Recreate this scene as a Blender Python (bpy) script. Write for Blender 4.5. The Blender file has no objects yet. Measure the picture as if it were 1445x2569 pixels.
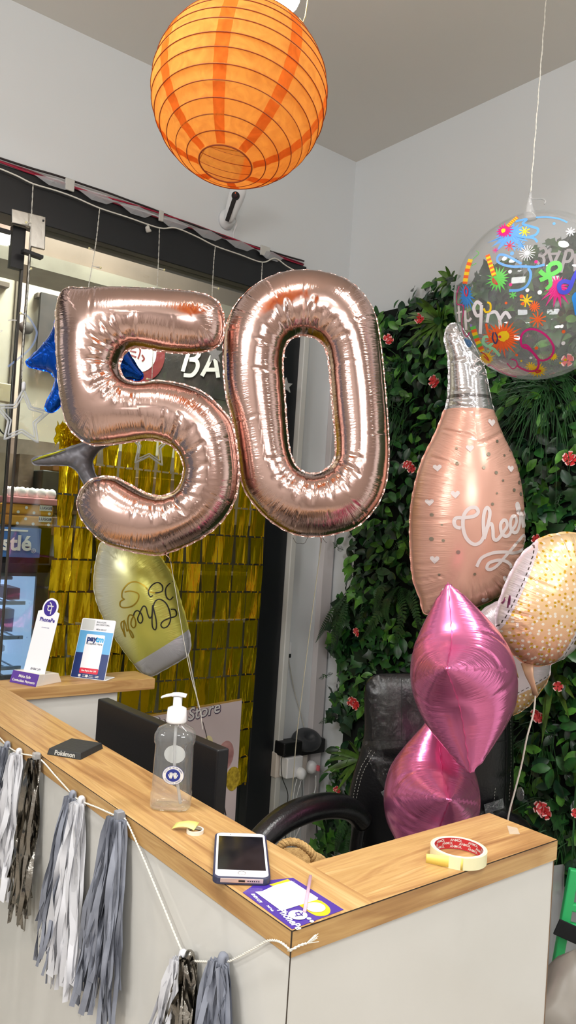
import bpy, math, random
import numpy as np
from math import sin, cos, pi, radians, sqrt
from mathutils import Matrix, Vector
from mathutils.geometry import delaunay_2d_cdt
S = bpy.context.scene
C = S.collection
rnd = random.Random(7)
# ---------------------------------------------------------------- camera
F = 1979.4; PIT = .020845; ROL = .0656807; YAW = .673527; CX, CY = 722.5, 1284.5
XX = np.array([cos(YAW), sin(YAW), 0]); YY = np.array([-sin(YAW), cos(YAW), 0])
MR = np.array([XX, YY, [0, 0, 1.]])
_fw = np.array([0, cos(PIT), sin(PIT)]); _u0 = np.array([0, -sin(PIT), cos(PIT)]); _r0 = np.array([1., 0, 0])
_rt = _r0*cos(ROL)+_u0*sin(ROL); _up = _u0*cos(ROL)-_r0*sin(ROL)
FW, RT, UP = MR@_fw, MR@_rt, MR@_up
CAM = np.array([0, 0, 1.60])
def ray(u, v): return FW+RT*(u-CX)/F-UP*(v-CY)/F
def oz(u, v, z): d = ray(u, v); return CAM+d*(z-CAM[2])/d[2]
def ox(u, v, x): d = ray(u, v); return CAM+d*x/d[0]
def oy(u, v, y): d = ray(u, v); return CAM+d*y/d[1]
def ad(u, v, D): return CAM+ray(u, v)*D
cd = bpy.data.cameras.new('camera'); cam = bpy.data.objects.new('camera', cd); C.objects.link(cam)
cam.matrix_world = Matrix(((RT[0], UP[0], -FW[0], CAM[0]), (RT[1], UP[1], -FW[1], CAM[1]), (RT[2], UP[2], -FW[2], CAM[2]), (0, 0, 0, 1)))
cd.sensor_fit = 'VERTICAL'; cd.sensor_height = 36; cd.lens = 36*F/2569; cd.clip_start = .02
S.camera = cam
S.view_settings.view_transform = 'Standard'; S.view_settings.look = 'None'; S.view_settings.gamma = 1
S.view_settings.use_curve_mapping = False
S.view_settings.exposure = 0.0
w = bpy.data.worlds.new('world'); S.world = w; w.use_nodes = True
w.node_tree.nodes['Background'].inputs[0].default_value = (.75, .85, 1, 1)
w.node_tree.nodes['Background'].inputs[1].default_value = .25
def area(name, loc, size, power, col=(1, .985, .955), spread=150, rot=(0, 0, 0), shape='DISK', size_y=None):
    l = bpy.data.lights.new(name, 'AREA'); l.shape = shape; l.size = size; l.energy = power; l.color = col; l.spread = radians(spread)
    if size_y: l.size_y = size_y
    o = bpy.data.objects.new(name, l); C.objects.link(o); o.location = loc; o.rotation_euler = rot
    return o
area('beam_fill_light', (1.3, 3.0, 3.2), .8, 20, (1, .96, .9), 170, shape='RECTANGLE', size_y=.3)  # added fill, hidden above the lintel, to light the outside beam's front
CEIL = 3.346; YW = 2.75; XW = 2.467
LAMPS = [(1.61, .47), (.15, 1.35), (.2, -.5), (-1.3, .7), (1.5, -1.0), (-1.3, -1.3)]
for i, (x, y) in enumerate(LAMPS):
    area('ceiling_lamp_light', (x, y, CEIL-.022), .26, 19, spread=150)
FILL_PANELS = [((-.9, -2.5, 2.75), 'X'), ((-2.5, .5, 2.75), 'Y')]  # unseen panels added to brighten walls and give frontal light
for (p_, a_) in FILL_PANELS:
    area('wall_fill_light', (p_[0]+(.03 if a_ == 'Y' else 0), p_[1]+(.03 if a_ == 'X' else 0), p_[2]), 1.4, 42, (1, 1, 1), 170, rot=(radians(80), 0, 0 if a_ == 'X' else radians(-90)), shape='RECTANGLE', size_y=.7)
area('street_fill_light', (1.9, 3.85, 3.7), .6, 150, (1, .96, .9), 170, shape='RECTANGLE', size_y=.9)  # unseen area light added to brighten the street beyond the glass
# ---------------------------------------------------------------- materials
def lin(c):
    c = c/255.
    return c/12.92 if c <= .04045 else ((c+.055)/1.055)**2.4
def rgb(r, g, b): return (lin(r), lin(g), lin(b), 1)
MATS = {}
def mat(name, col, rough=.5, metal=0, bump=None, var=None, **kw):
    """bump=(scale, strength); var=(scale, colour2) noise colour variation"""
    if name in MATS: return MATS[name]
    m = bpy.data.materials.new(name); m.use_nodes = True; nt = m.node_tree; b = nt.nodes['Principled BSDF']
    c = rgb(*col); b.inputs['Base Color'].default_value = c
    b.inputs['Roughness'].default_value = rough; b.inputs['Metallic'].default_value = metal
    for k, v in kw.items():
        k = k.replace('_', ' ')
        b.inputs[k].default_value = v
    tc = None
    if bump or var:
        tc = nt.nodes.new('ShaderNodeTexCoord')
    if bump:
        n = nt.nodes.new('ShaderNodeTexNoise'); n.inputs['Scale'].default_value = bump[0]; n.inputs['Detail'].default_value = 4
        bp = nt.nodes.new('ShaderNodeBump'); bp.inputs['Strength'].default_value = bump[1]; bp.inputs['Distance'].default_value = .002
        nt.links.new(tc.outputs['Object'], n.inputs['Vector']); nt.links.new(n.outputs[0], bp.inputs['Height']); nt.links.new(bp.outputs[0], b.inputs['Normal'])
    if var:
        n = nt.nodes.new('ShaderNodeTexNoise'); n.inputs['Scale'].default_value = var[0]; n.inputs['Detail'].default_value = 5
        r = nt.nodes.new('ShaderNodeValToRGB'); r.color_ramp.elements[0].position = .38; r.color_ramp.elements[1].position = .65
        r.color_ramp.elements[0].color = c; r.color_ramp.elements[1].color = rgb(*var[1])
        nt.links.new(tc.outputs['Object'], n.inputs['Vector']); nt.links.new(n.outputs[0], r.inputs[0]); nt.links.new(r.outputs[0], b.inputs['Base Color'])
    MATS[name] = m
    return m
def emis(name, col, s):
    return mat(name, (0, 0, 0), .5, Emission_Color=rgb(*col), Emission_Strength=s)
def wood(name, axis):
    if name in MATS: return MATS[name]
    m = bpy.data.materials.new(name); m.use_nodes = True; nt = m.node_tree; b = nt.nodes['Principled BSDF']; L = nt.links.new
    tc = nt.nodes.new('ShaderNodeTexCoord'); mp = nt.nodes.new('ShaderNodeMapping')
    L(tc.outputs['Object'], mp.inputs[0])
    mp.inputs['Scale'].default_value = (1.0, 14, 14) if axis == 'X' else (14, 1.0, 14)
    n1 = nt.nodes.new('ShaderNodeTexNoise'); n1.inputs['Scale'].default_value = 2.6; n1.inputs['Detail'].default_value = 6; n1.inputs['Distortion'].default_value = .9
    L(mp.outputs[0], n1.inputs['Vector'])
    r = nt.nodes.new('ShaderNodeValToRGB'); e = r.color_ramp.elements
    e[0].position = .30; e[0].color = rgb(146, 104, 60); e[1].position = .72; e[1].color = rgb(206, 170, 116)
    x = e.new(.43); x.color = rgb(172, 130, 80); x = e.new(.52); x.color = rgb(192, 153, 98); x = e.new(.6); x.color = rgb(180, 140, 86)
    L(n1.outputs[0], r.inputs[0])
    mp2 = nt.nodes.new('ShaderNodeMapping'); mp2.inputs['Scale'].default_value = (3, 160, 160) if axis == 'X' else (160, 3, 160)
    L(tc.outputs['Object'], mp2.inputs[0]); n2 = nt.nodes.new('ShaderNodeTexNoise'); n2.inputs['Scale'].default_value = 2; L(mp2.outputs[0], n2.inputs['Vector'])
    mx = nt.nodes.new('ShaderNodeMixRGB'); mx.blend_type = 'SOFT_LIGHT'; mx.inputs[0].default_value = .35
    L(r.outputs[0], mx.inputs[1]); L(n2.outputs[0], mx.inputs[2]); L(mx.outputs[0], b.inputs['Base Color'])
    b.inputs['Roughness'].default_value = .42
    MATS[name] = m; return m
def glassy(name, tint=(255, 255, 255), gloss=.9, ior=1.45, rough=.02, alpha=0.0, bumpy=0):
    """thin clear sheet: transparent with fresnel reflections"""
    if name in MATS: return MATS[name]
    m = bpy.data.materials.new(name); m.use_nodes = True; nt = m.node_tree; L = nt.links.new
    nt.nodes.remove(nt.nodes['Principled BSDF']); out = nt.nodes['Material Output']
    t = nt.nodes.new('ShaderNodeBsdfTransparent'); t.inputs[0].default_value = rgb(*tint)
    g = nt.nodes.new('ShaderNodeBsdfGlossy'); g.inputs[0].default_value = (gloss, gloss, gloss, 1); g.inputs['Roughness'].default_value = rough
    fr = nt.nodes.new('ShaderNodeLayerWeight'); fr.inputs[0].default_value = .5
    f0 = ((ior-1)/(ior+1))**2; pw = nt.nodes.new('ShaderNodeMath'); pw.operation = 'POWER'; pw.inputs[1].default_value = 4.5; L(fr.outputs['Facing'], pw.inputs[0])
    ma = nt.nodes.new('ShaderNodeMath'); ma.operation = 'MULTIPLY_ADD'; ma.inputs[1].default_value = .85; ma.inputs[2].default_value = f0*1.5; L(pw.outputs[0], ma.inputs[0])
    mx = nt.nodes.new('ShaderNodeMixShader'); L(ma.outputs[0], mx.inputs[0]); L(t.outputs[0], mx.inputs[1]); L(g.outputs[0], mx.inputs[2])
    last = mx
    if bumpy:
        tc = nt.nodes.new('ShaderNodeTexCoord'); n = nt.nodes.new('ShaderNodeTexNoise'); n.inputs['Scale'].default_value = bumpy; n.inputs['Detail'].default_value = 3; n.inputs['Distortion'].default_value = 1.5
        bp = nt.nodes.new('ShaderNodeBump'); bp.inputs['Strength'].default_value = .8; bp.inputs['Distance'].default_value = .01
        L(tc.outputs['Object'], n.inputs['Vector']); L(n.outputs[0], bp.inputs['Height']); L(bp.outputs[0], g.inputs['Normal']); L(bp.outputs[0], fr.inputs['Normal'])
    if alpha:
        d = nt.nodes.new('ShaderNodeBsdfDiffuse'); d.inputs[0].default_value = (.85, .86, .87, 1)
        m2 = nt.nodes.new('ShaderNodeMixShader'); m2.inputs[0].default_value = alpha; L(mx.outputs[0], m2.inputs[1]); L(d.outputs[0], m2.inputs[2]); last = m2
    L(last.outputs[0], out.inputs[0]); MATS[name] = m; return m
# ---------------------------------------------------------------- object helpers
def tag(o, label=None, cat=None, group=None, kind=None):
    if label: o['label'] = label
    if cat: o['category'] = cat
    if group: o['group'] = group
    if kind: o['kind'] = kind
    return o
def thing(name, label, cat, loc=(0, 0, 0), rot=None, group=None):
    o = bpy.data.objects.new(name, None); C.objects.link(o); o.empty_display_size = .05
    m = Matrix.Translation(Vector([float(a) for a in loc]))
    if rot is not None: m = m@rot
    o.matrix_world = m; o['mw'] = [x for r in m for x in r]
    return tag(o, label, cat, group)
def wmat(o):
    v = list(o['mw']); return Matrix([v[0:4], v[4:8], v[8:12], v[12:16]])
def npm(M): return np.array([list(r) for r in M])
def xf(M, P):
    P = np.asarray(P, float); A = npm(M); return P@A[:3, :3].T+A[:3, 3]
def obj(name, V, Fc, m, parent=None, smooth=False, local=None, uv=None, mi=None, attr=None, bevel=0, solid=0, sub=0):
    """V in world coordinates; or in the frame `local` (Matrix to world) which becomes the object's frame."""
    V = np.asarray(V, float).reshape(-1, 3)
    me = bpy.data.meshes.new(name)
    if local is None:
        if parent is not None: base = Matrix.Translation(wmat(parent).translation)
        else:
            c = (V.min(0)+V.max(0))/2; base = Matrix.Translation(Vector((c[0], c[1], V[:, 2].min())))
        V = V-np.array(base.translation)
    else: base = local
    me.from_pydata([tuple(map(float, v)) for v in V], [], [tuple(int(i) for i in f) for f in Fc])
    for mm in (m if isinstance(m, (list, tuple)) else [m]): me.materials.append(mm)
    if mi is not None: me.polygons.foreach_set('material_index', list(mi))
    if smooth: me.polygons.foreach_set('use_smooth', [True]*len(me.polygons))
    if uv is not None:
        l = me.uv_layers.new(name='UVMap'); li = np.zeros(len(me.loops), int); me.loops.foreach_get('vertex_index', li)
        l.data.foreach_set('uv', np.asarray(uv, float)[li].ravel())
    if attr is not None:
        for k, a in attr.items():
            at = me.attributes.new(k, 'FLOAT', 'POINT'); at.data.foreach_set('value', np.asarray(a, float))
    me.update()
    o = bpy.data.objects.new(name, me); C.objects.link(o)
    if parent is not None:
        o.parent = parent; o.matrix_parent_inverse = Matrix.Identity(4)
        mb = wmat(parent).inverted()@base
    else: mb = base
    o.matrix_basis = mb; o['mw'] = [x for r in base for x in r]
    if solid: s = o.modifiers.new('solid', 'SOLIDIFY'); s.thickness = solid; s.offset = 0
    if bevel:
        b = o.modifiers.new('bevel', 'BEVEL'); b.width = bevel; b.segments = 3; b.limit_method = 'ANGLE'; b.angle_limit = .6
    if sub: s = o.modifiers.new('sub', 'SUBSURF'); s.levels = sub; s.render_levels = sub
    return o
class MB:
    def __init__(s): s.V = []; s.F = []; s.mi = []; s.n = 0
    def add(s, V, Fc, k=0, M=None):
        V = np.asarray(V, float).reshape(-1, 3)
        if M is not None: V = xf(M, V)
        s.V.append(V); s.F += [tuple(int(i)+s.n for i in f) for f in Fc]; s.mi += [k]*len(Fc); s.n += len(V); return s
    def box(s, a, b, k=0, M=None):
        x0, y0, z0 = a; x1, y1, z1 = b
        V = [(x, y, z) for x in (x0, x1) for y in (y0, y1) for z in (z0, z1)]
        return s.add(V, [(0, 1, 3, 2), (4, 6, 7, 5), (0, 4, 5, 1), (2, 3, 7, 6), (0, 2, 6, 4), (1, 5, 7, 3)], k, M)
    def tube(s, P, r, n=8, k=0, closed=False, cap=True, flat=None, M=None):
        P = np.asarray(P, float); N = len(P); R = np.full(N, r) if np.isscalar(r) else np.asarray(r, float)
        T = np.roll(P, -1, 0)-np.roll(P, 1, 0) if closed else np.gradient(P, axis=0)
        T /= np.linalg.norm(T, axis=1)[:, None]+1e-12
        a = np.array([0, 0, 1.]) if abs(T[0][2]) < .9 else np.array([1., 0, 0])
        u = np.cross(T[0], a); u /= np.linalg.norm(u); V = []
        for i in range(N):
            u = u-T[i]*(u@T[i]); u /= np.linalg.norm(u)+1e-12; w_ = np.cross(T[i], u)
            fl = 1 if flat is None else flat
            for j in range(n):
                t = 2*pi*j/n; V.append(P[i]+R[i]*(u*cos(t)+w_*sin(t)*fl))
        Fc = []
        for i in range(N if closed else N-1):
            i2 = (i+1) % N
            for j in range(n): Fc.append((i*n+j, i*n+(j+1) % n, i2*n+(j+1) % n, i2*n+j))
        if cap and not closed: Fc.append(tuple(range(n))[::-1]); Fc.append(tuple((N-1)*n+j for j in range(n)))
        return s.add(V, Fc, k, M)
    def lathe(s, prof, n=32, k=0, M=None, cap=True, sx=1, sy=1):
        V = []; Fc = []
        for r, z in prof:
            for j in range(n): t = 2*pi*j/n; V.append((r*cos(t)*sx, r*sin(t)*sy, z))
        for i in range(len(prof)-1):
            for j in range(n): Fc.append((i*n+j, i*n+(j+1) % n, (i+1)*n+(j+1) % n, (i+1)*n+j))
        if cap: Fc.append(tuple(range(n))[::-1]); Fc.append(tuple((len(prof)-1)*n+j for j in range(n)))
        return s.add(V, Fc, k, M)
    def prism(s, poly, z0, z1, k=0, M=None):
        n = len(poly); V = [(x, y, z0) for x, y in poly]+[(x, y, z1) for x, y in poly]
        Fc = [tuple(range(n))[::-1], tuple(range(n, 2*n))]+[(i, (i+1) % n, n+(i+1) % n, n+i) for i in range(n)]
        return s.add(V, Fc, k, M)
    def sphere(s, c, r, n=16, k=0, sc=(1, 1, 1), M=None):
        V = []; m = n//2; Fc = []
        for i in range(m+1):
            a = pi*i/m
            for j in range(n): t = 2*pi*j/n; V.append((c[0]+r*sc[0]*sin(a)*cos(t), c[1]+r*sc[1]*sin(a)*sin(t), c[2]+r*sc[2]*cos(a)))
        for i in range(m):
            for j in range(n): Fc.append((i*n+j, (i+1)*n+j, (i+1)*n+(j+1) % n, i*n+(j+1) % n))
        return s.add(V, Fc, k, M)
    def build(s, name, m, parent=None, **kw):
        if isinstance(m, (list, tuple)) and len(m) > 1: kw['mi'] = s.mi
        return obj(name, np.concatenate(s.V), s.F, m, parent, **kw)
def box(name, a, b, m, parent=None, **kw): return MB().box(a, b).build(name, m, parent, **kw)
def tube(name, P, r, m, parent=None, n=8, closed=False, flat=None, **kw): return MB().tube(P, r, n, closed=closed, flat=flat).build(name, m, parent, smooth=True, **kw)
def struct(o): o['kind'] = 'structure'; return o
def frame(o, ex, ey, ez):
    return Matrix(((ex[0], ey[0], ez[0], o[0]), (ex[1], ey[1], ez[1], o[1]), (ex[2], ey[2], ez[2], o[2]), (0, 0, 0, 1)))
def unit(v): v = np.asarray(v, float); return v/np.linalg.norm(v)
def camframe(p): return frame(p, RT, UP, -FW)
def smooth_path(P, n=6, closed=False):
    P = np.asarray(P, float); N = len(P); out = []
    rng = range(N if closed else N-1)
    for i in rng:
        if closed: p0, p1, p2, p3 = P[(i-1) % N], P[i], P[(i+1) % N], P[(i+2) % N]
        else: p0, p1, p2, p3 = P[max(i-1, 0)], P[i], P[i+1], P[min(i+2, N-1)]
        for j in range(n):
            t = j/n; out.append(.5*((2*p1)+(-p0+p2)*t+(2*p0-5*p1+4*p2-p3)*t*t+(-p0+3*p1-3*p2+p3)*t**3))
    if not closed: out.append(P[-1])
    return np.array(out)
def resample(P, step, closed=True):
    P = np.asarray(P, float); Q = np.vstack([P, P[:1]]) if closed else P
    d = np.r_[0, np.cumsum(np.linalg.norm(np.diff(Q, axis=0), axis=1))]; n = max(4, int(round(d[-1]/step)))
    t = np.linspace(0, d[-1], n+1)[:-1] if closed else np.linspace(0, d[-1], n+1)
    return np.stack([np.interp(t, d, Q[:, k]) for k in range(Q.shape[1])], 1)
def ribbon(mb, P, width, fn, k=0, n=6, smooth=True, taper=False):
    """flat stroke along 2D polyline P, mapped by fn(x,y)->3D"""
    P = smooth_path(P, n) if smooth else resample(P, width, closed=False)
    T = np.gradient(P, axis=0); T /= np.linalg.norm(T, axis=1)[:, None]+1e-9; N = np.stack([-T[:, 1], T[:, 0]], 1)
    W = np.full(len(P), width/2)
    if taper: W = W*(.25+.75*np.sin(np.linspace(0, pi, len(P)))**.6)
    A, B = P+N*W[:, None], P-N*W[:, None]
    V = [fn(*a) for a in A]+[fn(*b) for b in B]; m = len(P)
    mb.add(V, [(i, i+1, m+i+1, m+i) for i in range(m-1)], k); return mb
def poly2d(mb, poly, fn, k=0):
    c = np.mean(poly, 0); n = len(poly); V = [fn(*p) for p in poly]+[fn(*((np.array(p)+c)/2)) for p in poly]+[fn(*c)]
    mb.add(V, [(i, (i+1) % n, n+(i+1) % n, n+i) for i in range(n)]+[(n+i, n+(i+1) % n, 2*n) for i in range(n)], k); return mb
def text_geo(txt, size, shear=0, bold=0, spacing=1.0, align='CENTER'):
    cu = bpy.data.curves.new('t', 'FONT'); cu.body = txt; cu.size = size; cu.shear = shear; cu.offset = bold; cu.space_character = spacing
    cu.align_x = align; cu.align_y = 'CENTER'; cu.resolution_u = 3
    o = bpy.data.objects.new('t', cu); C.objects.link(o); bpy.context.view_layer.update()
    me = bpy.data.meshes.new_from_object(o.evaluated_get(bpy.context.evaluated_depsgraph_get()))
    V = np.array([v.co[:] for v in me.vertices]).reshape(-1, 3); Fc = [tuple(p.vertices) for p in me.polygons]
    bpy.data.objects.remove(o); bpy.data.curves.remove(cu); bpy.data.meshes.remove(me)
    return V, Fc
def text(name, txt, size, M, m, parent=None, **kw):
    V, Fc = text_geo(txt, size, **kw)
    return obj(name, xf(M, V), Fc, m, parent)
# ---------------------------------------------------------------- inflated foil shapes
def inside(P, loops):
    P = np.asarray(P); r = np.zeros(len(P), bool)
    for L in loops:
        x0, y0 = L[:, 0], L[:, 1]; x1, y1 = np.roll(x0, -1), np.roll(y0, -1)
        for i in range(len(L)):
            c = ((y0[i] > P[:, 1]) != (y1[i] > P[:, 1]))
            xx = x0[i]+(P[:, 1]-y0[i])*(x1[i]-x0[i])/(y1[i]-y0[i]+1e-15)
            r ^= c & (P[:, 0] < xx)
    return r
class Foil: pass
def inflate(name, loops, M, m, parent=None, step=.006, thick=1.0, back=None, seam=.0042, crease=.006, cdeg=16, cw=.004, clen=.06, pucker=.0015, cap=None, seed=1, power=.5):
    rg = np.random.RandomState(seed); L = []
    for i, lp in enumerate(loops):
        lp = resample(np.asarray(lp, float), step)
        a = .5*np.sum(lp[:, 0]*np.roll(lp[:, 1], -1)-np.roll(lp[:, 0], -1)*lp[:, 1])
        if (a > 0) != (i == 0): lp = lp[::-1].copy()
        L.append(lp)
    B = np.vstack(L); c = step; mn = B.min(0)-4*c; mx = B.max(0)+4*c
    nx, ny = (np.ceil((mx-mn)/c)).astype(int)+1
    gx = mn[0]+np.arange(nx)*c; gy = mn[1]+np.arange(ny)*c; GX, GY = np.meshgrid(gx, gy, indexing='ij')
    G = np.stack([GX.ravel(), GY.ravel()], 1); ins = inside(G, L); mask = ins.reshape(nx, ny)
    phi = np.zeros((nx, ny)); red = (np.add.outer(np.arange(nx), np.arange(ny)) % 2 == 0); N_ = min(nx, ny); om = 2/(1+sin(pi/N_))
    m1, m2 = mask & red, mask & ~red
    for it in range(int(N_*2.5)+60):
        for mm in (m1, m2):
            s = np.zeros_like(phi); s[1:-1, 1:-1] = (phi[2:, 1:-1]+phi[:-2, 1:-1]+phi[1:-1, 2:]+phi[1:-1, :-2]+c*c)/4
            phi[mm] += om*(s[mm]-phi[mm])
    def samp(P):
        f = (P-mn)/c; i = np.clip(f.astype(int), 0, [nx-2, ny-2]); t = f-i; a, b = i[:, 0], i[:, 1]
        return (phi[a, b]*(1-t[:, 0])*(1-t[:, 1])+phi[a+1, b]*t[:, 0]*(1-t[:, 1])+phi[a, b+1]*(1-t[:, 0])*t[:, 1]+phi[a+1, b+1]*t[:, 0]*t[:, 1])
    # boundary tangents, normals (inward), arclength, turning
    Tn, Nn, Sl, Tr = [], [], [], []; off = 0
    for lp in L:
        t = np.roll(lp, -1, 0)-np.roll(lp, 1, 0); t /= np.linalg.norm(t, axis=1)[:, None]; Nn.append(np.stack([-t[:, 1], t[:, 0]], 1))
        ang = np.unwrap(np.arctan2(t[:, 1], t[:, 0])); tr = np.gradient(ang); tr = np.convolve(np.r_[tr[-4:], tr, tr[:4]], np.ones(9)/9, 'valid'); Tr.append(tr)
        Sl.append(off+np.arange(len(lp))*step); off += len(lp)*step+1
    Nn = np.vstack(Nn); Sl = np.concatenate(Sl); Tr = np.concatenate(Tr)
    def near(P):
        d = np.empty(len(P)); k = np.empty(len(P), int)
        for a in range(0, len(P), 4000):
            q = P[a:a+4000]; D2 = ((q[:, None, :]-B[None])**2).sum(2); k[a:a+4000] = D2.argmin(1); d[a:a+4000] = np.sqrt(D2.min(1))
        r = P-B[k]; tt = np.stack([Nn[k][:, 1], -Nn[k][:, 0]], 1); along = (r*tt).sum(1); dn = np.abs((r*Nn[k]).sum(1))
        d = np.where(np.abs(along) < step*.75, np.minimum(dn+0, d), d)
        return d, k, Sl[k]+np.clip(along, -step/2, step/2)
    def height(P):
        P = np.asarray(P, float).reshape(-1, 2); d, k, s = near(P)
        q = P+Nn[k]*np.maximum(0, 2*c-d)[:, None]; ph = np.where(d < 2*c, samp(q)*np.clip(d/(2*c), 0, 1), samp(P))
        h = (2*np.maximum(ph, 0))**power
        if power != .5: h *= (2*phi.max())**(.5-power)
        return h, d, k, s
    # crease stations
    ck, acc = [], rg.rand()*radians(cdeg)
    for i in range(len(B)):
        acc += abs(Tr[i])
        if acc > radians(cdeg)*(.8+.4*rg.rand()): ck.append((Sl[i], -1 if Tr[i] > 0 else 1, .6+.8*rg.rand())); acc = 0
    pts = [B]
    for o_ in (.0015, .004):
        q = B+Nn*o_; d, k, s = near(q); pts.append(q[(d > o_*.8)])
    q = G[ins]; d, k, s = near(q); pts.append(q[d > .0075] if step < .01 else q[d > step*.8])
    P = np.vstack(pts); nB = len(B); edges = []; o_ = 0
    for lp in L: n = len(lp); edges += [(o_+i, o_+(i+1) % n) for i in range(n)]; o_ += n
    rr = delaunay_2d_cdt([Vector(map(float, p)) for p in P], edges, [], 0, 1e-7)
    P2 = np.array([v[:] for v in rr[0]]); T = np.array([f for f in rr[2] if len(f) == 3])
    cen = P2[T].mean(1); T = T[inside(cen, L)]
    h, d, k, s = height(P2); isb = np.array([len([j for j in o if j < nB]) > 0 for o in rr[3]])
    h[isb] = 0; h0 = h.copy(); rat = np.where(h0 > 1e-6, d/np.maximum(h0, 1e-6), 0); fm = 1-np.clip((rat-.55)/.4, 0, 1); fm = fm*fm*(3-2*fm)
    ramp = np.clip(d/.008, 0, 1); wr = np.zeros(len(h))
    def wrinkle(sgn):
        dh = np.zeros(len(h)); r2 = np.random.RandomState(seed+sgn+5)
        for s_, cv, a in ck:
            a = a*(.6+.8*r2.rand()); Lc = clen*(.6+.7*r2.rand())*(1.5 if cv > 0 else .8)
            x = (s-s_-.003*np.sin(d*40+s_))/cw; g = np.exp(-x*x)-.3*np.exp(-((x-1.9)/1.3)**2)-.3*np.exp(-((x+1.9)/1.3)**2)
            dh -= crease*a*g*np.exp(-(d/Lc)**2)
        ph_ = s*2*pi/.021+2*np.sin(s*31+sgn)+1.3*np.sin(s*13+2*sgn)
        dh += pucker*np.sin(ph_)*np.exp(-(d/.022)**2)*(.6+.4*np.sin(s*9))
        return dh*ramp*np.clip(h0/.02, 0, 1)*(.35+.65*fm)
    hf = thick*h+wrinkle(1); hb = (back if back is not None else thick)*h+wrinkle(2)
    if cap: hf = np.minimum(hf, cap)
    hf = np.maximum(hf, 0); hb = np.maximum(hb, 0); hf[isb] = 0; hb[isb] = 0
    n = len(P2); idx = np.arange(n); bi = {}; back_i = np.where(isb, idx, idx+n)
    Vf = np.c_[P2, hf]; Vb = np.c_[P2, -hb]; V = np.vstack([Vf, Vb]); Fc = [tuple(t) for t in T]+[tuple(back_i[t][::-1]) for t in T]
    wr = np.clip(np.exp(-(d/(clen*1.3))**2), 0, 1)*fm*ramp; UV = np.c_[s, d]; UV = np.vstack([UV, UV]); W = np.r_[wr, wr]
    if seam:
        o_ = 0
        for lp in L:
            m_ = len(lp); bse = len(V); nn = Nn[o_:o_+m_]; sl = Sl[o_:o_+m_]
            wv = seam*(.85+.2*np.sin(sl*2*pi/.041)+.15*rg.rand(m_)); zz = .0010*np.sin(sl*2*pi/.031+1)+.0004*rg.randn(m_)
            q = lp-nn*wv[:, None]; V = np.vstack([V, np.c_[lp, np.zeros(m_)], np.c_[lp-nn*(wv*.5)[:, None], zz*.6], np.c_[q, zz]])
            UV = np.vstack([UV, np.c_[sl, sl*0], np.c_[sl, sl*0], np.c_[sl, sl*0]]); W = np.r_[W, np.ones(3*m_)]
            for i in range(m_):
                j = (i+1) % m_
                Fc += [(bse+i, bse+m_+i, bse+m_+j, bse+j), (bse+m_+i, bse+2*m_+i, bse+2*m_+j, bse+m_+j)]
            o_ += m_
    ob = obj(name, V, Fc, m, parent, smooth=True, local=M, uv=UV, attr={'wrk': W})
    fo = Foil(); fo.ob = ob; fo.M = M; fo.phi = phi; A = npm(M)
    # surface look-up for prints (grid of displaced front heights)
    Hg = np.full((nx, ny), 0.)
    xi = np.clip(((P2[:, 0]-mn[0])/c).round().astype(int), 0, nx-1); yi = np.clip(((P2[:, 1]-mn[1])/c).round().astype(int), 0, ny-1); Hg[xi, yi] = np.maximum(Hg[xi, yi], hf)
    def H(x, y, eps=.0015):
        f = (np.array([x, y])-mn)/c; i = np.clip(f.astype(int), 0, [nx-2, ny-2]); t = np.clip(f-i, 0, 1); a, b = i
        z = Hg[a, b]*(1-t[0])*(1-t[1])+Hg[a+1, b]*t[0]*(1-t[1])+Hg[a, b+1]*(1-t[0])*t[1]+Hg[a+1, b+1]*t[0]*t[1]
        return z+eps
    fo.H = H; fo.pt = lambda x, y, eps=.0015: A[:3, :3]@np.array([x, y, H(x, y, eps)])+A[:3, 3]
    return fo
def pxloop(pts, D, cen=None, smooth=5):
    """outline seen at pixels pts, on the plane facing the viewer at distance D -> local 2D loop + frame"""
    pts = np.asarray(pts, float)
    if cen is None: cen = (pts.min(0)+pts.max(0))/2
    P = (pts-cen)*[1, -1]*D/F
    if smooth: P = smooth_path(P, smooth, closed=True)
    return P, camframe(ad(cen[0], cen[1], D)), cen
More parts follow.
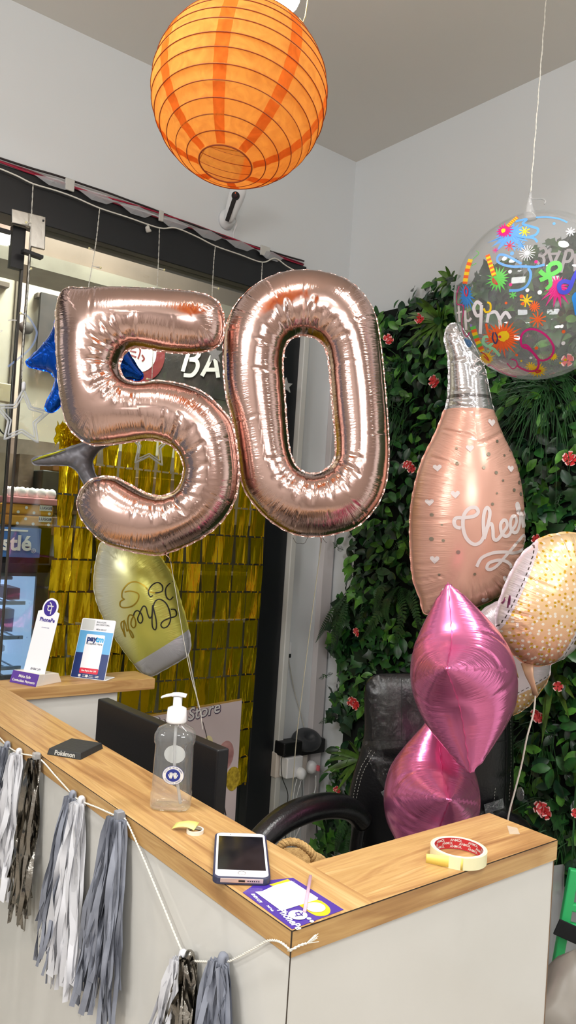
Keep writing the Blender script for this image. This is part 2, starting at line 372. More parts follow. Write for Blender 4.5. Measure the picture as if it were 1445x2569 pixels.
def foilmat(name, col, rough=.12, metal=1.0, ripple=1.0, col2=None, coat=0, **kw):
    if name in MATS: return MATS[name]
    m = mat(name, col, rough, metal, **kw); nt = m.node_tree; b = nt.nodes['Principled BSDF']; L = nt.links.new
    uv = nt.nodes.new('ShaderNodeUVMap'); uv.uv_map = 'UVMap'
    mp = nt.nodes.new('ShaderNodeMapping'); mp.inputs['Scale'].default_value = (1, .12, 1); L(uv.outputs[0], mp.inputs[0])
    n = nt.nodes.new('ShaderNodeTexNoise'); n.inputs['Scale'].default_value = 170; n.inputs['Detail'].default_value = 3; L(mp.outputs[0], n.inputs['Vector'])
    at = nt.nodes.new('ShaderNodeAttribute'); at.attribute_name = 'wrk'
    mu = nt.nodes.new('ShaderNodeMath'); mu.operation = 'MULTIPLY'; L(n.outputs[0], mu.inputs[0]); L(at.outputs['Fac'], mu.inputs[1])
    bp = nt.nodes.new('ShaderNodeBump'); bp.inputs['Strength'].default_value = .55*ripple; bp.inputs['Distance'].default_value = .004; L(mu.outputs[0], bp.inputs['Height'])
    tc = nt.nodes.new('ShaderNodeTexCoord'); n2 = nt.nodes.new('ShaderNodeTexNoise'); n2.inputs['Scale'].default_value = 9; n2.inputs['Detail'].default_value = 1
    L(tc.outputs['Object'], n2.inputs['Vector']); b2 = nt.nodes.new('ShaderNodeBump'); b2.inputs['Strength'].default_value = .12*ripple; b2.inputs['Distance'].default_value = .02
    L(n2.outputs[0], b2.inputs['Height']); L(bp.outputs[0], b2.inputs['Normal']); L(b2.outputs[0], b.inputs['Normal'])
    if coat: b.inputs['Coat Weight'].default_value = coat; b.inputs['Coat Roughness'].default_value = .05
    return m
# ---------------------------------------------------------------- room
WALL = mat('wall_paint', (222, 226, 228), .65, bump=(14, .25))
CEILM = mat('ceiling_paint', (222, 220, 214), .8)
def tiles(name, c1, c2, sc):
    m = mat(name, c1, .25); nt = m.node_tree; tc = nt.nodes.new('ShaderNodeTexCoord'); br = nt.nodes.new('ShaderNodeTexBrick')
    br.offset = 0; br.inputs['Color1'].default_value = rgb(*c1); br.inputs['Color2'].default_value = rgb(*c1); br.inputs['Mortar'].default_value = rgb(*c2)
    br.inputs['Scale'].default_value = sc; br.inputs['Mortar Size'].default_value = .005; br.inputs['Brick Width'].default_value = 1; br.inputs['Row Height'].default_value = 1
    nt.links.new(tc.outputs['Object'], br.inputs[0]); nt.links.new(br.outputs[0], nt.nodes['Principled BSDF'].inputs[0]); return m
struct(box('floor', (-2.6, -2.6, -.1), (XW+.15, YW+.1, 0), tiles('floor_tile', (168, 160, 150), (110, 104, 98), 1.7)))
struct(box('ceiling', (-2.6, -2.6, CEIL), (XW+.15, YW+.1, CEIL+.1), CEILM))
struct(box('wall_right', (XW, -2.6, 0), (XW+.15, YW+.1, CEIL), WALL))
struct(box('wall_near', (-2.6, -2.7, 0), (XW+.15, -2.6, CEIL), mat('near_wall', (176, 166, 158), .6)))
struct(box('wall_left', (-2.7, -2.6, 0), (-2.6, YW+.1, CEIL), mat('side_wall', (205, 200, 195), .6)))
BT = 2.775; BB = 2.612      # black lintel top / bottom
wb = MB().box((-2.6, YW, BT), (XW, YW+.1, CEIL)).box((2.20, YW, 0), (XW, YW+.1, BT))
struct(wb.build('wall_back', WALL))
BLK = mat('black_frame', (20, 23, 27), .45, bump=(30, .2))
struct(box('trim_1', (-2.6, YW-.012, BB), (2.2, YW+.1, BT), BLK, bevel=.003))
struct(box('trim_2', (2.055, YW-.02, 0), (2.185, YW+.08, BB), BLK, bevel=.004))
struct(box('trim_3', (2.185, YW-.05, 0), (2.215, YW+.0, 2.62), mat('white_trim', (214, 214, 210), .5), bevel=.004))
# white cable trunking in the corner
struct(box('trim_4', (XW-.075, YW-.035, 0), (XW-.012, YW, 2.3), mat('trunk_plastic', (210, 204, 204), .5), bevel=.004))
GL = glassy('clear_glass', (236, 242, 240), .9, 1.5)
struct(box('window_1', (.975, YW+.03, .04), (2.055, YW+.04, BB), GL))
dr = thing('door_1', 'frameless glass door leaf beside the gold curtain', 'door', (.4, YW+.035, 0)); dr['kind'] = 'structure'
box('door_glass', (-.1, YW+.03, .02), (.945, YW+.04, BB-.04), GL, dr)
STEEL = mat('brushed_steel', (190, 186, 178), .28, 1, bump=(60, .2))
for (p_, a_) in FILL_PANELS:  # housings for the added fill panels
    t = thing('fill_panel', 'added white fill-light panel, out of view, high on the %s wall' % ('rear' if a_ == 'X' else 'side'), 'wall light', p_)
    e_ = (.74, .03, .38) if a_ == 'X' else (.03, .74, .38)
    o_ = (0, -.045, 0) if a_ == 'X' else (-.045, 0, 0)
    box('panel_body', [p_[k]-e_[k]+o_[k] for k in range(3)], [p_[k]+e_[k]+o_[k] for k in range(3)], WALL, t, bevel=.006)
# patch fitting on the glass corner (L-shaped plate)
pf = thing('patch_fitting', 'L-shaped brushed steel patch fitting clamped on the glass door corner', 'door fitting', (.95, YW, 2.5))
def qy(u, v, y): p = oy(u, v, y); return (p[0], p[2])
py = YW-.003
L0 = [qy(*a, py) for a in [(27, 525), (112, 546), (110, 629), (73, 620), (74, 572), (27, 561)]]
MY = frame((0, py, 0), (1, 0, 0), (0, 0, 1), (0, -1, 0))
MB().prism(L0, 0, .012, M=MY).build('cover_plate', STEEL, pf, bevel=.003)
x0, z0 = L0[1]; MB().box((x0-.012, py-.016, z0-.02), (x0-.006, py-.011, z0-.014)).build('screw', BLK, pf)
hx, hz = qy(66, 640, py)
MB().prism([(hx-.02, hz+.0), (hx+.05, hz-.005), (hx+.05, hz+.005), (hx-.02, hz+.012)], .0, .03, M=MY).build('backing_gasket', BLK, pf)
rail = MB().box((-.1, YW+.022, BB-.052), (.9, YW+.048, BB-.04)).box((.905, YW+.02, BB-.165), (.95, YW+.05, BB-.02))
rail.build('rail', BLK, dr)
box('edge_profile', (.945, YW+.026, .02), (.953, YW+.044, BB-.1), mat('edge_dark', (58, 54, 50), .3), dr)
box('edge_profile', (.972, YW+.026, .02), (.976, YW+.044, BB-.0), MATS['edge_dark'], dr)
# ceiling lights
for i, (x, y) in enumerate(LAMPS):
    t = thing('ceiling_light', 'round white recessed ceiling light', 'ceiling light', (x, y, CEIL), group='ceiling downlights')
    MB().lathe([(.135, -.018), (.165, -.018), (.165, -.0005), (.135, -.0005)], 32, cap=False, M=Matrix.Translation((x, y, CEIL))).build('frame', WALL, t, smooth=False)
    MB().lathe([(.0, -.002), (.134, -.002), (.134, -.001), (0, -.001)], 32, cap=False, M=Matrix.Translation((x, y, CEIL))).build('diffuser', mat('diffuser_white', (240, 240, 240), .5), t)
# ---------------------------------------------------------------- street outside the glass
def boxt(name, a, b, m, **kw): return box(name, a, b, m, **kw)
struct(box('wall_outside', (-1.5, 4.3, 0), (5.5, 4.4, 4.2), mat('beige_panel', (196, 190, 172), .7, var=(2.2, (176, 170, 152)))))
struct(box('floor_outside', (-1.5, YW+.1, -.12), (5.5, 4.3, -.02), mat('street_floor', (120, 115, 108), .8)))
SEAM = mat('panel_seam', (108, 98, 84), .8)
for x in (.86, 1.44, 2.02, 2.6, 3.18): struct(box('trim_%d' % (10+int(x*2)), (x, 4.288, 2.0), (x+.022, 4.3, 3.5), SEAM))
struct(box('trim_5', (-1.5, 4.26, 1.88), (5, 4.3, 1.99), mat('grey_ledge', (120, 110, 98), .7, var=(6, (92, 82, 70)))))
# steel beam outside over the door
zb_ = oy(112, 640, 3.21)[2]
struct(MB().box((-.6, 3.25, zb_), (4, 3.45, 3.6)).build('trim_6', mat('brown_beam', (158, 138, 122), .6, var=(3, (128, 112, 98)))))
struct(MB().box((-.6, 3.21, zb_-.06), (4, 3.47, zb_)).build('trim_7', mat('grey_beam', (196, 186, 166), .6, var=(5, (170, 160, 142)))))
# sign board
SB = mat('board_black', (44, 40, 38), .7, var=(9, (62, 54, 50)))
sg = thing('shop_sign', 'long black shop board lettered BA with a round red and white emblem', 'sign', (2.2, 4.26, 2.4))
sx0, sz0 = qy(112, 735, 4.24); sx1, sz1 = qy(575, 1005, 4.24)
box('board', (sx0-.02, 4.235, sz1-.005), (sx1+.5, 4.26, 2.80), SB, sg)
MS = frame((0, 4.232, 0), (1, 0, 0), (0, 0, 1), (0, -1, 0))
WHT = mat('sign_white', (222, 220, 216), .6)
def sgn_fn(u, v): x, z = qy(u, v, 4.23); return (x, 4.23, z)
k = 320/1445.
def c2(pts): return [(300+x*k/1.0, 850+y*k) for x, y in pts]
mb = MB()
for P in ([(800, 110), (760, 220), (715, 370)], [(800, 110), (880, 120), (900, 170), (860, 220), (790, 235)], [(790, 235), (870, 250), (880, 330), (820, 410), (725, 410)],
          [(1060, 150), (1000, 290), (930, 420)], [(1060, 150), (1090, 290), (1115, 440)], [(960, 350), (1110, 350)],
          [(1240, 190), (1190, 470)], [(1240, 190), (1330, 240), (1260, 340)], [(1240, 320), (1330, 480)]):
    ribbon(mb, c2(P), 10, lambda u, v, e=len(mb.V)*.0006: (sgn_fn(u, v)[0], 4.23-e, sgn_fn(u, v)[2]), smooth=True)
mb.build('lettering', WHT, sg)
ex, ez = qy(345, 880, 4.23)
for r_, m_, e_ in ((.185, mat('emblem_red', (120, 40, 44), .6), 0), (.125, WHT, .002)):
    MB().lathe([(0, 0), (r_, 0), (r_, .002), (0, .002)], 40, cap=False, M=frame((ex, 4.232-e_, ez), (1, 0, 0), (0, 0, 1), (0, -1, 0))).build('emblem', m_, sg)
mb = MB()
for P in ([(345, 862), (352, 880), (346, 900)], [(356, 890), (362, 900), (356, 906)], [(326, 880), (342, 884)], [(326, 890), (342, 896)]): ribbon(mb, P, 4, lambda u, v: (qy(u, v, 4.226)[0], 4.226, qy(u, v, 4.226)[1]))
mb.build('emblem_lines', MATS['emblem_red'], sg)
# brackets and a lamp bolt on the far wall
for i, (u, v, w_) in enumerate(((10, 712, .03), (108, 742, .02))):
    x, z = qy(u, v, 4.25); tag(box('wall_bracket', (x-.03, 4.25, z-.012), (x+w_, 4.3, z+.012), mat('rust', (96, 84, 72), .7)), ['small rusty bracket high on the beige wall behind the glass door', 'small rusty bracket holding the black shop board corner'][i], 'bracket')
x, z = qy(67, 822, 4.26); tag(MB().sphere((x, 4.27, z), .035, 12, sc=(1.2, .6, 1)).build('round_fitting', mat('dark_grime', (60, 54, 50), .7), smooth=True), 'dark round fitting on the beige wall near the blue star balloon', 'fitting')
# far shop shelving: dark recess with boxes
sh = thing('stall_shelf', 'open stall shelving with brown and dark panels behind the eggs', 'shelf', (1.9, 4.1, 0))
box('back_panel', (.6, 4.2, 0), (3.6, 4.255, 1.90), mat('stall_back', (132, 120, 98), .8, var=(3, (90, 78, 62))), sh)
for z in (1.02, 1.30, 1.60): box('shelf_board', (1.70, 3.85, z), (3.4, 4.2, z+.02), mat('stall_shelf_wood', (150, 128, 96), .7), sh)
for (x, z, w_, h_, c_) in ((1.55, 1.68, .5, .16, (48, 50, 46)), (1.60, 1.84, .3, .05, (150, 98, 52)), (1.55, 1.50, .55, .10, (120, 78, 50)), (2.15, 1.68, .25, .18, (150, 120, 90)), (1.95, 1.33, .30, .15, (60, 76, 48)), (1.78, 1.06, .2, .2, (120, 70, 62)), (2.05, 1.06, .3, .22, (80, 60, 50)), (1.75, .76, .25, .2, (150, 130, 100)), (2.1, .7, .4, .24, (70, 64, 60))):
    box('bin', (x, 4.0, z-.02), (x+w_, 4.18, z+h_-.02), mat('bin_%d' % int(x*100+z*1000), c_, .6, var=(12, tuple(int(a*.7) for a in c_))), sh, bevel=.006)
post = tag(box('steel_post', (1.47, 4.13, 0), (1.55, 4.19, 1.9), mat('rusty_post', (120, 104, 84), .7, var=(7, (70, 54, 40)))), 'rust-stained upright post behind the hanging star lamp', 'post')
x, z = qy(12, 985, 4.2); soc = tag(MB().box((x-.05, 4.2, z-.05), (x+.04, 4.25, z+.05)).build('socket_plate', mat('old_plastic', (176, 164, 132), .5), bevel=.006), 'yellowed electric socket on the far wall beside the star lamp', 'socket')
P_ = [oy(15, 1020, 4.18), oy(22, 1080, 4.15), oy(5, 1085, 4.15), oy(-20, 1040, 4.15)]; tag(tube('wall_cable', smooth_path(P_, 8), .004, BLK), 'loose dark cable looping below the yellowed socket', 'cable')
# fridge
FY = 3.6
fx1 = 1.455; fx0 = .80; ft = 1.528
fr = thing('display_fridge', 'glass-door drinks fridge with a blue lettered header', 'fridge', (1.1, 3.9, 0))
DK = mat('fridge_dark', (38, 36, 44), .4)
hb = oy(60, 1430, FY)[2]
fb = MB().box((fx0, FY, 0), (fx0+.05, FY+.55, ft)).box((fx1-.05, FY, 0), (fx1, FY+.55, ft)).box((fx0, FY+.5, 0), (fx1, FY+.55, ft)).box((fx0, FY, 1.30), (fx1, FY+.55, ft)).box((fx0, FY, 0), (fx1, FY+.55, .8))
fb.build('body', DK, fr)
FWm = mat('fridge_white_glow', (214, 222, 230), .5, Emission_Color=rgb(190, 210, 240), Emission_Strength=1.2)  # liner emission stands in for the fridge's inner lamp
MB().box((fx0+.05, FY+.47, .8), (fx1-.05, FY+.5, 1.3)).box((fx1-.09, FY+.02, .8), (fx1-.05, FY+.5, 1.3)).build('liner', FWm, fr)
hd = box('header', (fx0, FY-.02, ft-.14), (fx1-.055, FY, ft-.005), mat('header_blue', (50, 96, 170), .35, var=(5, (66, 110, 168))), fr)
p = oy(-8, 1362, FY-.024)
M_ = frame((p[0], FY-.024, ft-.078), (1, 0, 0), (0, 0, 1), (0, -1, 0))
nz, _f = text_geo('Nestlé', .096, bold=.003, align='RIGHT'); xr = oy(79, 1362, FY-.024)[0]
obj('header_lettering', xf(frame((xr, FY-.024, ft-.078), (1, 0, 0), (0, 0, 1), (0, -1, 0)), nz), _f, WHT, hd)
MB().box((xr-.31, FY-.024, ft-.022), (xr-.02, FY-.022, ft-.014)).build('header_bar', WHT, hd)
text('registered_mark', '®', .03, frame((xr+.012, FY-.024, ft-.11), (1, 0, 0), (0, 0, 1), (0, -1, 0)), WHT, hd)
fd = MB().box((fx0, FY-.02, .8), (fx0+.03, FY, 1.355)).box((fx1-.06, FY-.02, .8), (fx1-.0, FY, 1.355)).box((fx0, FY-.02, 1.32), (fx1, FY, 1.36)).box((fx0, FY-.02, .80), (fx1, FY, .85)).build('door', DK, fr)
box('door_glass', (fx0+.03, FY-.012, .85), (fx1-.06, FY-.008, 1.32), glassy('fridge_glass', (225, 235, 245), .8, 1.5, .02, .06), fd)
SH = mat('wire_shelf', (180, 190, 200), .4, .3)
for z in (.87, 1.01, 1.17):
    s_ = MB()
    for i in range(14): s_.box((fx0+.06+i*.04, FY+.02, z), (fx0+.066+i*.04, FY+.46, z+.006))
    s_.box((fx0+.05, FY+.02, z-.004), (fx1-.09, FY+.035, z+.012)); s_.build('rack', SH, fr)
def lump(name, c, sc, m, label, cat, group=None, seed=0, n=14):
    rg = random.Random(seed); mb = MB(); mb.sphere((0, 0, 0), 1, n); V = mb.V[0]
    V = np.sign(V)*np.abs(V)**.6; V = V*np.array(sc)*(1+.06*np.sin(V[:, :1]*7+seed)+.05*np.cos(V[:, 1:2]*9+seed)); V += np.array(c)+[0, 0, sc[2]]
    return tag(obj(name, V, mb.F, m, smooth=True), label, cat, group)
PKR = mat('pack_red', (150, 36, 58), .4); PKB = mat('pack_blue', (40, 92, 150), .35); PKW = mat('pack_white', (206, 208, 212), .4, var=(14, (150, 160, 178))); PKT = mat('pack_tan', (176, 142, 96), .5)
for i in range(3):
    c = oy(20+i*34, 1462, FY+.2); tag(box('dairy_carton', (c[0]-.035, FY+.1, 1.18), (c[0]+.035, FY+.3, 1.235), PKR, bevel=.005), ['red dairy carton at the left end of the top fridge shelf', 'red dairy carton in the middle of the top fridge shelf', 'red dairy carton at the right end of the top fridge shelf'][i], 'carton', 'red cartons on the top fridge shelf')
for i in range(3): tag(MB().box((1.0+i*.1, FY+.08, 1.236+.02*i), (1.12+i*.1, FY+.28, 1.252+.02*i)).build('flat_pack', mat('pink_pack', (206, 170, 172), .4), bevel=.004), ['lowest pale pink flat pack on the red cartons', 'middle pale pink flat pack on the red cartons', 'topmost pale pink flat pack on the red cartons'][i], 'pack', 'pink packs in the fridge')
for i, (u, m_, n_) in enumerate(((-18, PKR, 'red and blue'), (32, PKB, 'deep blue'))):
    c = oy(u, 1520, FY+.2); tag(MB().lathe([(.038, 0), (.046, .1), (.048, .105), (.04, .108)], 24, M=Matrix.Translation((c[0], FY+.2, 1.02))).build('ice_cream_tub', m_, smooth=True), '%s tub on the middle fridge shelf' % n_, 'tub')
for i in range(3): lump('bread_pack', (1.22, FY+.2, 1.02+i*.028), (.055, .07, .015), PKT if i else PKW, ['white bottom pouch under the tan packs in the fridge', 'lower tan packet in the fridge', 'upper tan packet in the fridge'][i], 'packet', seed=i)
lump('bread_pack', (1.325, FY+.34, 1.02), (.045, .06, .022), PKB, 'blue and white pouch at the right of the tan packets', 'packet', seed=5)
for i, (dx, dz) in enumerate(((0, 0), (.12, 0), (.05, .05), (.17, .045), (-.1, .02), (.08, .09))):
    lump('milk_pouch', (1.08+dx, FY+.18, .876+dz), (.075, .08, .026), PKW, ['white milk pouch at the bottom left of the fridge pile', 'white milk pouch at the bottom middle of the fridge pile', 'white milk pouch in the second row of the pile, left', 'white milk pouch in the second row of the pile, right', 'white milk pouch at the far left by the fridge door hinge', 'topmost white milk pouch of the fridge pile'][i], 'milk pouch', 'milk pouches in the fridge', seed=10+i)
# eggs and biscuit packs on top of the fridge
EGG = mat('egg_shell', (226, 220, 216), .5); TRAY = mat('egg_tray', (196, 128, 128), .8)
def tray(x, y, z, n, label, grp):
    t = thing('egg_tray', label, 'egg tray', (x, y, z))
    MB().box((x, y-.02, z), (x+n*.048, y+.13, z+.03)).build('tray', TRAY, t, bevel=.006)
    for i in range(n):
        for j in range(2):
            tag(MB().sphere((x+.024+i*.048, y+.022+j*.06, z+.052), .021, 14, sc=(1, 1, 1.25)).build('egg', EGG, smooth=True), '%s %s egg of the %s row in %s' % (['first', 'second', 'third', 'fourth', 'fifth'][i], 'white', ['front', 'rear'][j], grp), 'egg', 'eggs in '+grp)
zt = ft+.002
for i in range(2):
    x_ = oy(33, 1280, FY)[0]; z_ = ft+.003+i*.052
    b_ = thing('rusk_packet', ['lower orange dotted packet on the fridge under its twin', 'upper orange dotted packet on the fridge under the egg tray'][i], 'packet', (x_+.1, FY+.1, z_), group='orange packets on the fridge')
    box('wrapper', (x_, FY+.02, z_), (x_+.2, FY+.2, z_+.05), mat('packet_orange', (206, 146, 52), .45), b_, bevel=.01)
    d_ = MB()
    for q in range(5): d_.lathe([(0, 0), (.007, 0), (.007, .001), (0, .001)], 14, cap=False, M=frame((x_+.03+q*.037, FY+.018, z_+.012+.022*(q % 2)), (1, 0, 0), (0, 0, 1), (0, -1, 0)))
    d_.build('dots', WHT, b_)
    box('label_patch', (x_+.13, FY+.016, z_+.024), (x_+.19, FY+.02, z_+.05), WHT, b_)
    text('lettering', 'LUGGIE', .018, frame((x_+.16, FY+.014, z_+.037), (1, 0, 0), (0, 0, 1), (0, -1, 0)), mat('ink_blue', (40, 50, 110), .5), b_, bold=.0004)
tray(oy(24, 1262, FY)[0], FY+.03, ft+.107, 5, 'pink egg tray stacked on the orange packets', 'the tray over the orange packets')
tray(fx0-.02, FY+.03, ft+.003, 5, 'pink egg tray standing on the fridge left of the packets', 'the lower tray at left')
tray(fx0-.02, FY+.03, ft+.085, 5, 'pink egg tray stacked above the left tray on the fridge', 'the upper tray at left')
tag(box('white_counter_edge', (.4, FY-.3, .70), (1.5, FY-.1, .755), mat('pale_slab', (190, 194, 200), .4), bevel=.004), 'pale slab edge below the drinks fridge', 'slab')
# ---------------------------------------------------------------- counter
WY, WX2 = wood('wood_along_y', 'Y'), wood('wood_along_x', 'X')
CO = oz(732, 2334, 1.10); cx0, cy0 = float(CO[0]), float(CO[1])      # outer corner .651,.754
ix, iy = .797, .895; ex1 = 1.236; by0, by1 = 2.197, 2.328; TZ = 1.10; TK = .034
wt = thing('worktop', 'continuous U-shaped worktop in light brown wood grain laminate', 'worktop', (cx0, cy0, 1.066))
box('left_board', (cx0, cy0, TZ-TK), (ix, by1, TZ), WY, wt, bevel=.0012)
box('front_board', (ix, cy0, TZ-TK), (ex1, iy, TZ), WX2, wt, bevel=.0012)
box('back_board', (ix, by0, TZ-TK), (1.262, by1, TZ), WX2, wt, bevel=.0012)
box('front_edging', (cx0+.0002, cy0-.001, TZ-TK), (ex1, cy0, TZ-.0006), WX2, wt)
sl = MB().box((cx0-.0006, cy0, TZ-.0016), (cx0+.0004, by1, TZ-.0006)).box((cx0, cy0-.0014, TZ-.0014), (ex1, cy0+.0004, TZ-.0006)).box((cx0-.0006, cy0-.0016, TZ-TK), (cx0+.0003, cy0+.0004, TZ))
sl.build('edge_seam', mat('seam_dark', (50, 38, 26), .7), wt)
PAN = mat('white_laminate', (214, 212, 206), .13, var=(2.2, (206, 204, 197)))
PAN.node_tree.nodes['Principled BSDF'].inputs['Specular IOR Level'].default_value = .5
def cab(name, a, b, label, door=None):
    t = thing(name, label, 'counter', ((a[0]+b[0])/2, (a[1]+b[1])/2, 0))
    box('body', a, b, PAN, t)
    box('plinth', (a[0]+.01, a[1]+.01, 0), (b[0]-.01, b[1]-.01, .0), PAN, t) if 0 else None
    return t
cl = thing('counter_cabinet', 'glossy off-white L-shaped counter base with the tassels across its long left face', 'counter', (cx0+.07, 1.2, 0))
MB().prism([(cx0+.003, cy0+.003), (ex1-.003, cy0+.003), (ex1-.003, iy-.01), (ix-.02, iy-.01), (ix-.02, by1-.003), (cx0+.003, by1-.003)], 0, TZ-TK).build('body', PAN, cl)
cf = cl
cb = cab('counter_cabinet', (ix-.018, by0+.012, 0), (1.14, by1-.003, TZ-TK), 'grey-white counter base under the far worktop arm by the gold curtain')
box('corner_joint', (cx0+.0025, cy0+.0025, 0), (cx0+.0037, cy0+.0035, TZ-TK), MATS['seam_dark'], cf)
box('end_edging', (ex1-.0035, cy0+.002, 0), (ex1-.002, cy0+.006, TZ-TK), mat('edge_brown', (120, 96, 72), .5), cf)
# desk surface inside the counter
dk = thing('desk', 'pale desk shelf inside the counter holding the monitor', 'desk', (1.0, 1.9, 0))
box('desk_top', (ix-.018, 1.05, .72), (1.10, by0+.01, .745), mat('desk_grey', (170, 166, 160), .4), dk)
for y_ in (1.07, 2.16): box('side_panel', (1.05, y_, 0), (1.09, y_+.03, .72), MATS['desk_grey'], dk)
# monitor (seen from behind/side)
BP = mat('black_plastic', (17, 17, 20), .45, bump=(400, .1))
mo = thing('monitor', 'black flat monitor seen from behind, standing inside the counter', 'monitor', (.94, 1.6, .745))
a_ = oz(245, 1752, 1.15); b_ = oz(546, 1882, 1.15)
ax = unit(b_-a_); nrm = np.array([ax[1], -ax[0], 0]); nrm = nrm if nrm[0] > 0 else -nrm
wd = np.linalg.norm(b_-a_)
MM = frame(b_, -ax, (0, 0, 1), -np.cross(-ax, (0, 0, 1)) if 0 else np.cross(-ax, (0, 0, 1)))
nz_ = np.cross(-ax, (0, 0, 1)); sg_ = 1 if nz_[0] > 0 else -1
MB().box((0, -.30, 0 if sg_ > 0 else -.03), (wd, 0, .03 if sg_ > 0 else 0), M=MM).build('case', BP, mo, bevel=.004)
MB().box((.01, -.29, sg_*.0302-.0003), (wd-.01, -.01, sg_*.0302+.0003), M=MM).build('screen', mat('screen_dark', (14, 15, 18), .15), mo)
mid = xf(MM, [[wd/2, -.30, .015*sg_]])[0]
MB().box((mid[0]-.03, mid[1]-.03, .755), (mid[0]+.03, mid[1]+.03, mid[2]+.01)).build('stand', BP, mo, bevel=.004)
MB().box((mid[0]-.08, mid[1]-.12, .746), (mid[0]+.08, mid[1]+.12, .757)).build('foot', BP, mo, bevel=.004)
vs = MB()
for i in range(26): vs.box((.03+i*.006, -.262, -sg_*.0012), (.033+i*.006, -.245, 0), M=MM)
vs.build('vent_slots', mat('vent_grey', (92, 92, 96), .5), mo)
MB().box((wd-.004, -.24, .006*sg_), (wd+.0006, -.09, .024*sg_), M=MM).build('side_label', mat('label_grey', (150, 148, 146), .5), mo)
# white board / paper upright between counter arm and monitor
# pink poster with balloons leaning by the curtain
PK = mat('poster_pink', (206, 190, 188), .55)
pt = thing('poster', 'pink party shop poster with printed balloons, behind the monitor', 'poster', (1.5, 2.4, .3))
PYp = 2.45
pl = [qy(*a, PYp) for a in [(335, 1806), (607, 1757), (588, 2080), (330, 2100)]]
MP = frame((0, PYp, 0), (1, 0, 0), (0, 0, 1), (0, -1, 0))
MB().prism(pl[::-1], -.006, 0, M=MP).build('board', PK, pt)
MB().prism([pl[0], pl[1], (pl[1][0], pl[1][1]+.006), (pl[0][0], pl[0][1]+.006)], -.007, -.001, M=MP).build('back_sheet', mat('poster_back', (176, 140, 70), .5), pt)
tx = qy(430, 1806, PYp); tx2 = qy(470, 1796, PYp)
sl_ = math.atan2(tx2[1]-tx[1], tx2[0]-tx[0])
MT = MP@Matrix.Translation((tx[0], tx[1], .001))@Matrix.Rotation(sl_+.02, 4, 'Z')
text('title_shadow', 'The Party Store', .064, MT@Matrix.Translation((.002, -.002, 0)), mat('shadow_purple', (92, 78, 96), .6), pt, shear=.2, bold=.003)
text('title', 'The Party Store', .064, MT@Matrix.Translation((0, 0, .001)), WHT, pt, shear=.2, bold=.0005)
def disc2(name, u, v, rx, rz, m, par, y=PYp, e=.0015, tail=0):
    x, z = qy(u, v, y); P = [(x+rx*cos(t), z+rz*sin(t)*(1+.12*(sin(t) < 0)*abs(sin(t)))) for t in np.linspace(0, 2*pi, 28, endpoint=False)]
    return MB().prism(P, 0, e, M=frame((0, y, 0), (1, 0, 0), (0, 0, 1), (0, -1, 0))).build(name, m, par)
disc2('printed_balloon', 566, 1893, .036, .052, mat('print_rose', (150, 104, 102), .35, var=(14, (206, 158, 152))), pt)
disc2('printed_balloon', 584, 1952, .033, .043, mat('print_gold', (140, 116, 26), .4, var=(60, (200, 172, 50))), pt)
disc2('printed_balloon', 522, 1866, .02, .03, mat('print_cream', (226, 214, 160), .4), pt)
mb = MB(); ribbon(mb, [(508, 1810), (516, 1840), (521, 1866)], 1.6, lambda u, v: (qy(u, v, PYp)[0], PYp-.002, qy(u, v, PYp)[1])); mb.build('printed_string', mat('dark_ink', (60, 50, 50), .6), pt)
mb = MB(); ribbon(mb, [(550, 1930), (556, 1990), (566, 2045)], 3, lambda u, v: (qy(u, v, PYp)[0], PYp-.002, qy(u, v, PYp)[1])); mb.build('printed_string', MATS['dark_ink'], pt)
box('poster_leg', (pl[0][0]+.1, PYp, 0), (pl[0][0]+.13, PYp+.02, pl[3][1]+.02), PK, pt); box('poster_leg', (pl[1][0]-.13, PYp, 0), (pl[1][0]-.1, PYp+.02, pl[3][1]+.02), PK, pt)
# ---------------------------------------------------------------- payment stands
PUR = mat('purple', (92, 60, 150), .45); INK = mat('violet_ink', (62, 44, 140), .45)
def facing(u, v, z, tow=None):
    return oz(u, v, z)
# stand 1 : leaning white panel in a wedge base
pb = oz(63, 1722, TZ)      # front bottom edge mid
bl, br_ = oz(24, 1711, TZ), oz(90, 1724, TZ)
e1 = unit(br_-bl); n1 = np.array([e1[1], -e1[0], 0]); n1 = -n1 if n1@FW > 0 else n1       # towards viewer
w1 = np.linalg.norm(br_-bl); cbm = (bl+br_)/2
st1 = thing('payment_stand', 'white card stand with round violet emblem and purple wedge base on the far worktop', 'payment stand', cbm)
MW = frame(cbm, e1, -n1, (0, 0, 1))      # x right, y away, z up
wdg = [(0, 0), (.105, 0), (.09, .028), (.012, .034)]
MX = frame(cbm-e1*w1/2, -n1, (0, 0, 1), e1)
MB().prism(wdg, 0, w1, M=MX).build('wedge_base', mat('card_cream', (232, 224, 212), .5), st1, bevel=.001)
fa = MB(); fa.add([(-w1/2, -.0006, .0005), (w1/2, -.0006, .0005), (w1/2, .011, .034), (-w1/2, .011, .034)], [(0, 1, 2, 3)], M=MW); fa.build('purple_front', PUR, st1)
fwd_ = unit(np.array([0, .011, .034])); MF = MW@Matrix(((1, 0, 0, 0), (0, fwd_[1], -fwd_[2], .0-.0012), (0, fwd_[2], fwd_[1], .0), (0, 0, 0, 1)))
text('slogan', 'Make Safe', .0115, MF@Matrix.Translation((0, .023, 0)), WHT, st1, bold=.0003); text('slogan', 'Contactless Payments', .0098, MF@Matrix.Translation((0, .010, 0)), WHT, st1, bold=.0003)
lean = radians(14)
ML = MW@Matrix.Translation((0.012, .03, .026))@Matrix.Rotation(pi/2-lean, 4, 'X')    # local x right, y up the panel, z to viewer
pw = .058; ph = .185
arc = [(.030*sin(t), ph+.012+.030*cos(t)) for t in np.linspace(-1.85, 1.85, 20)]
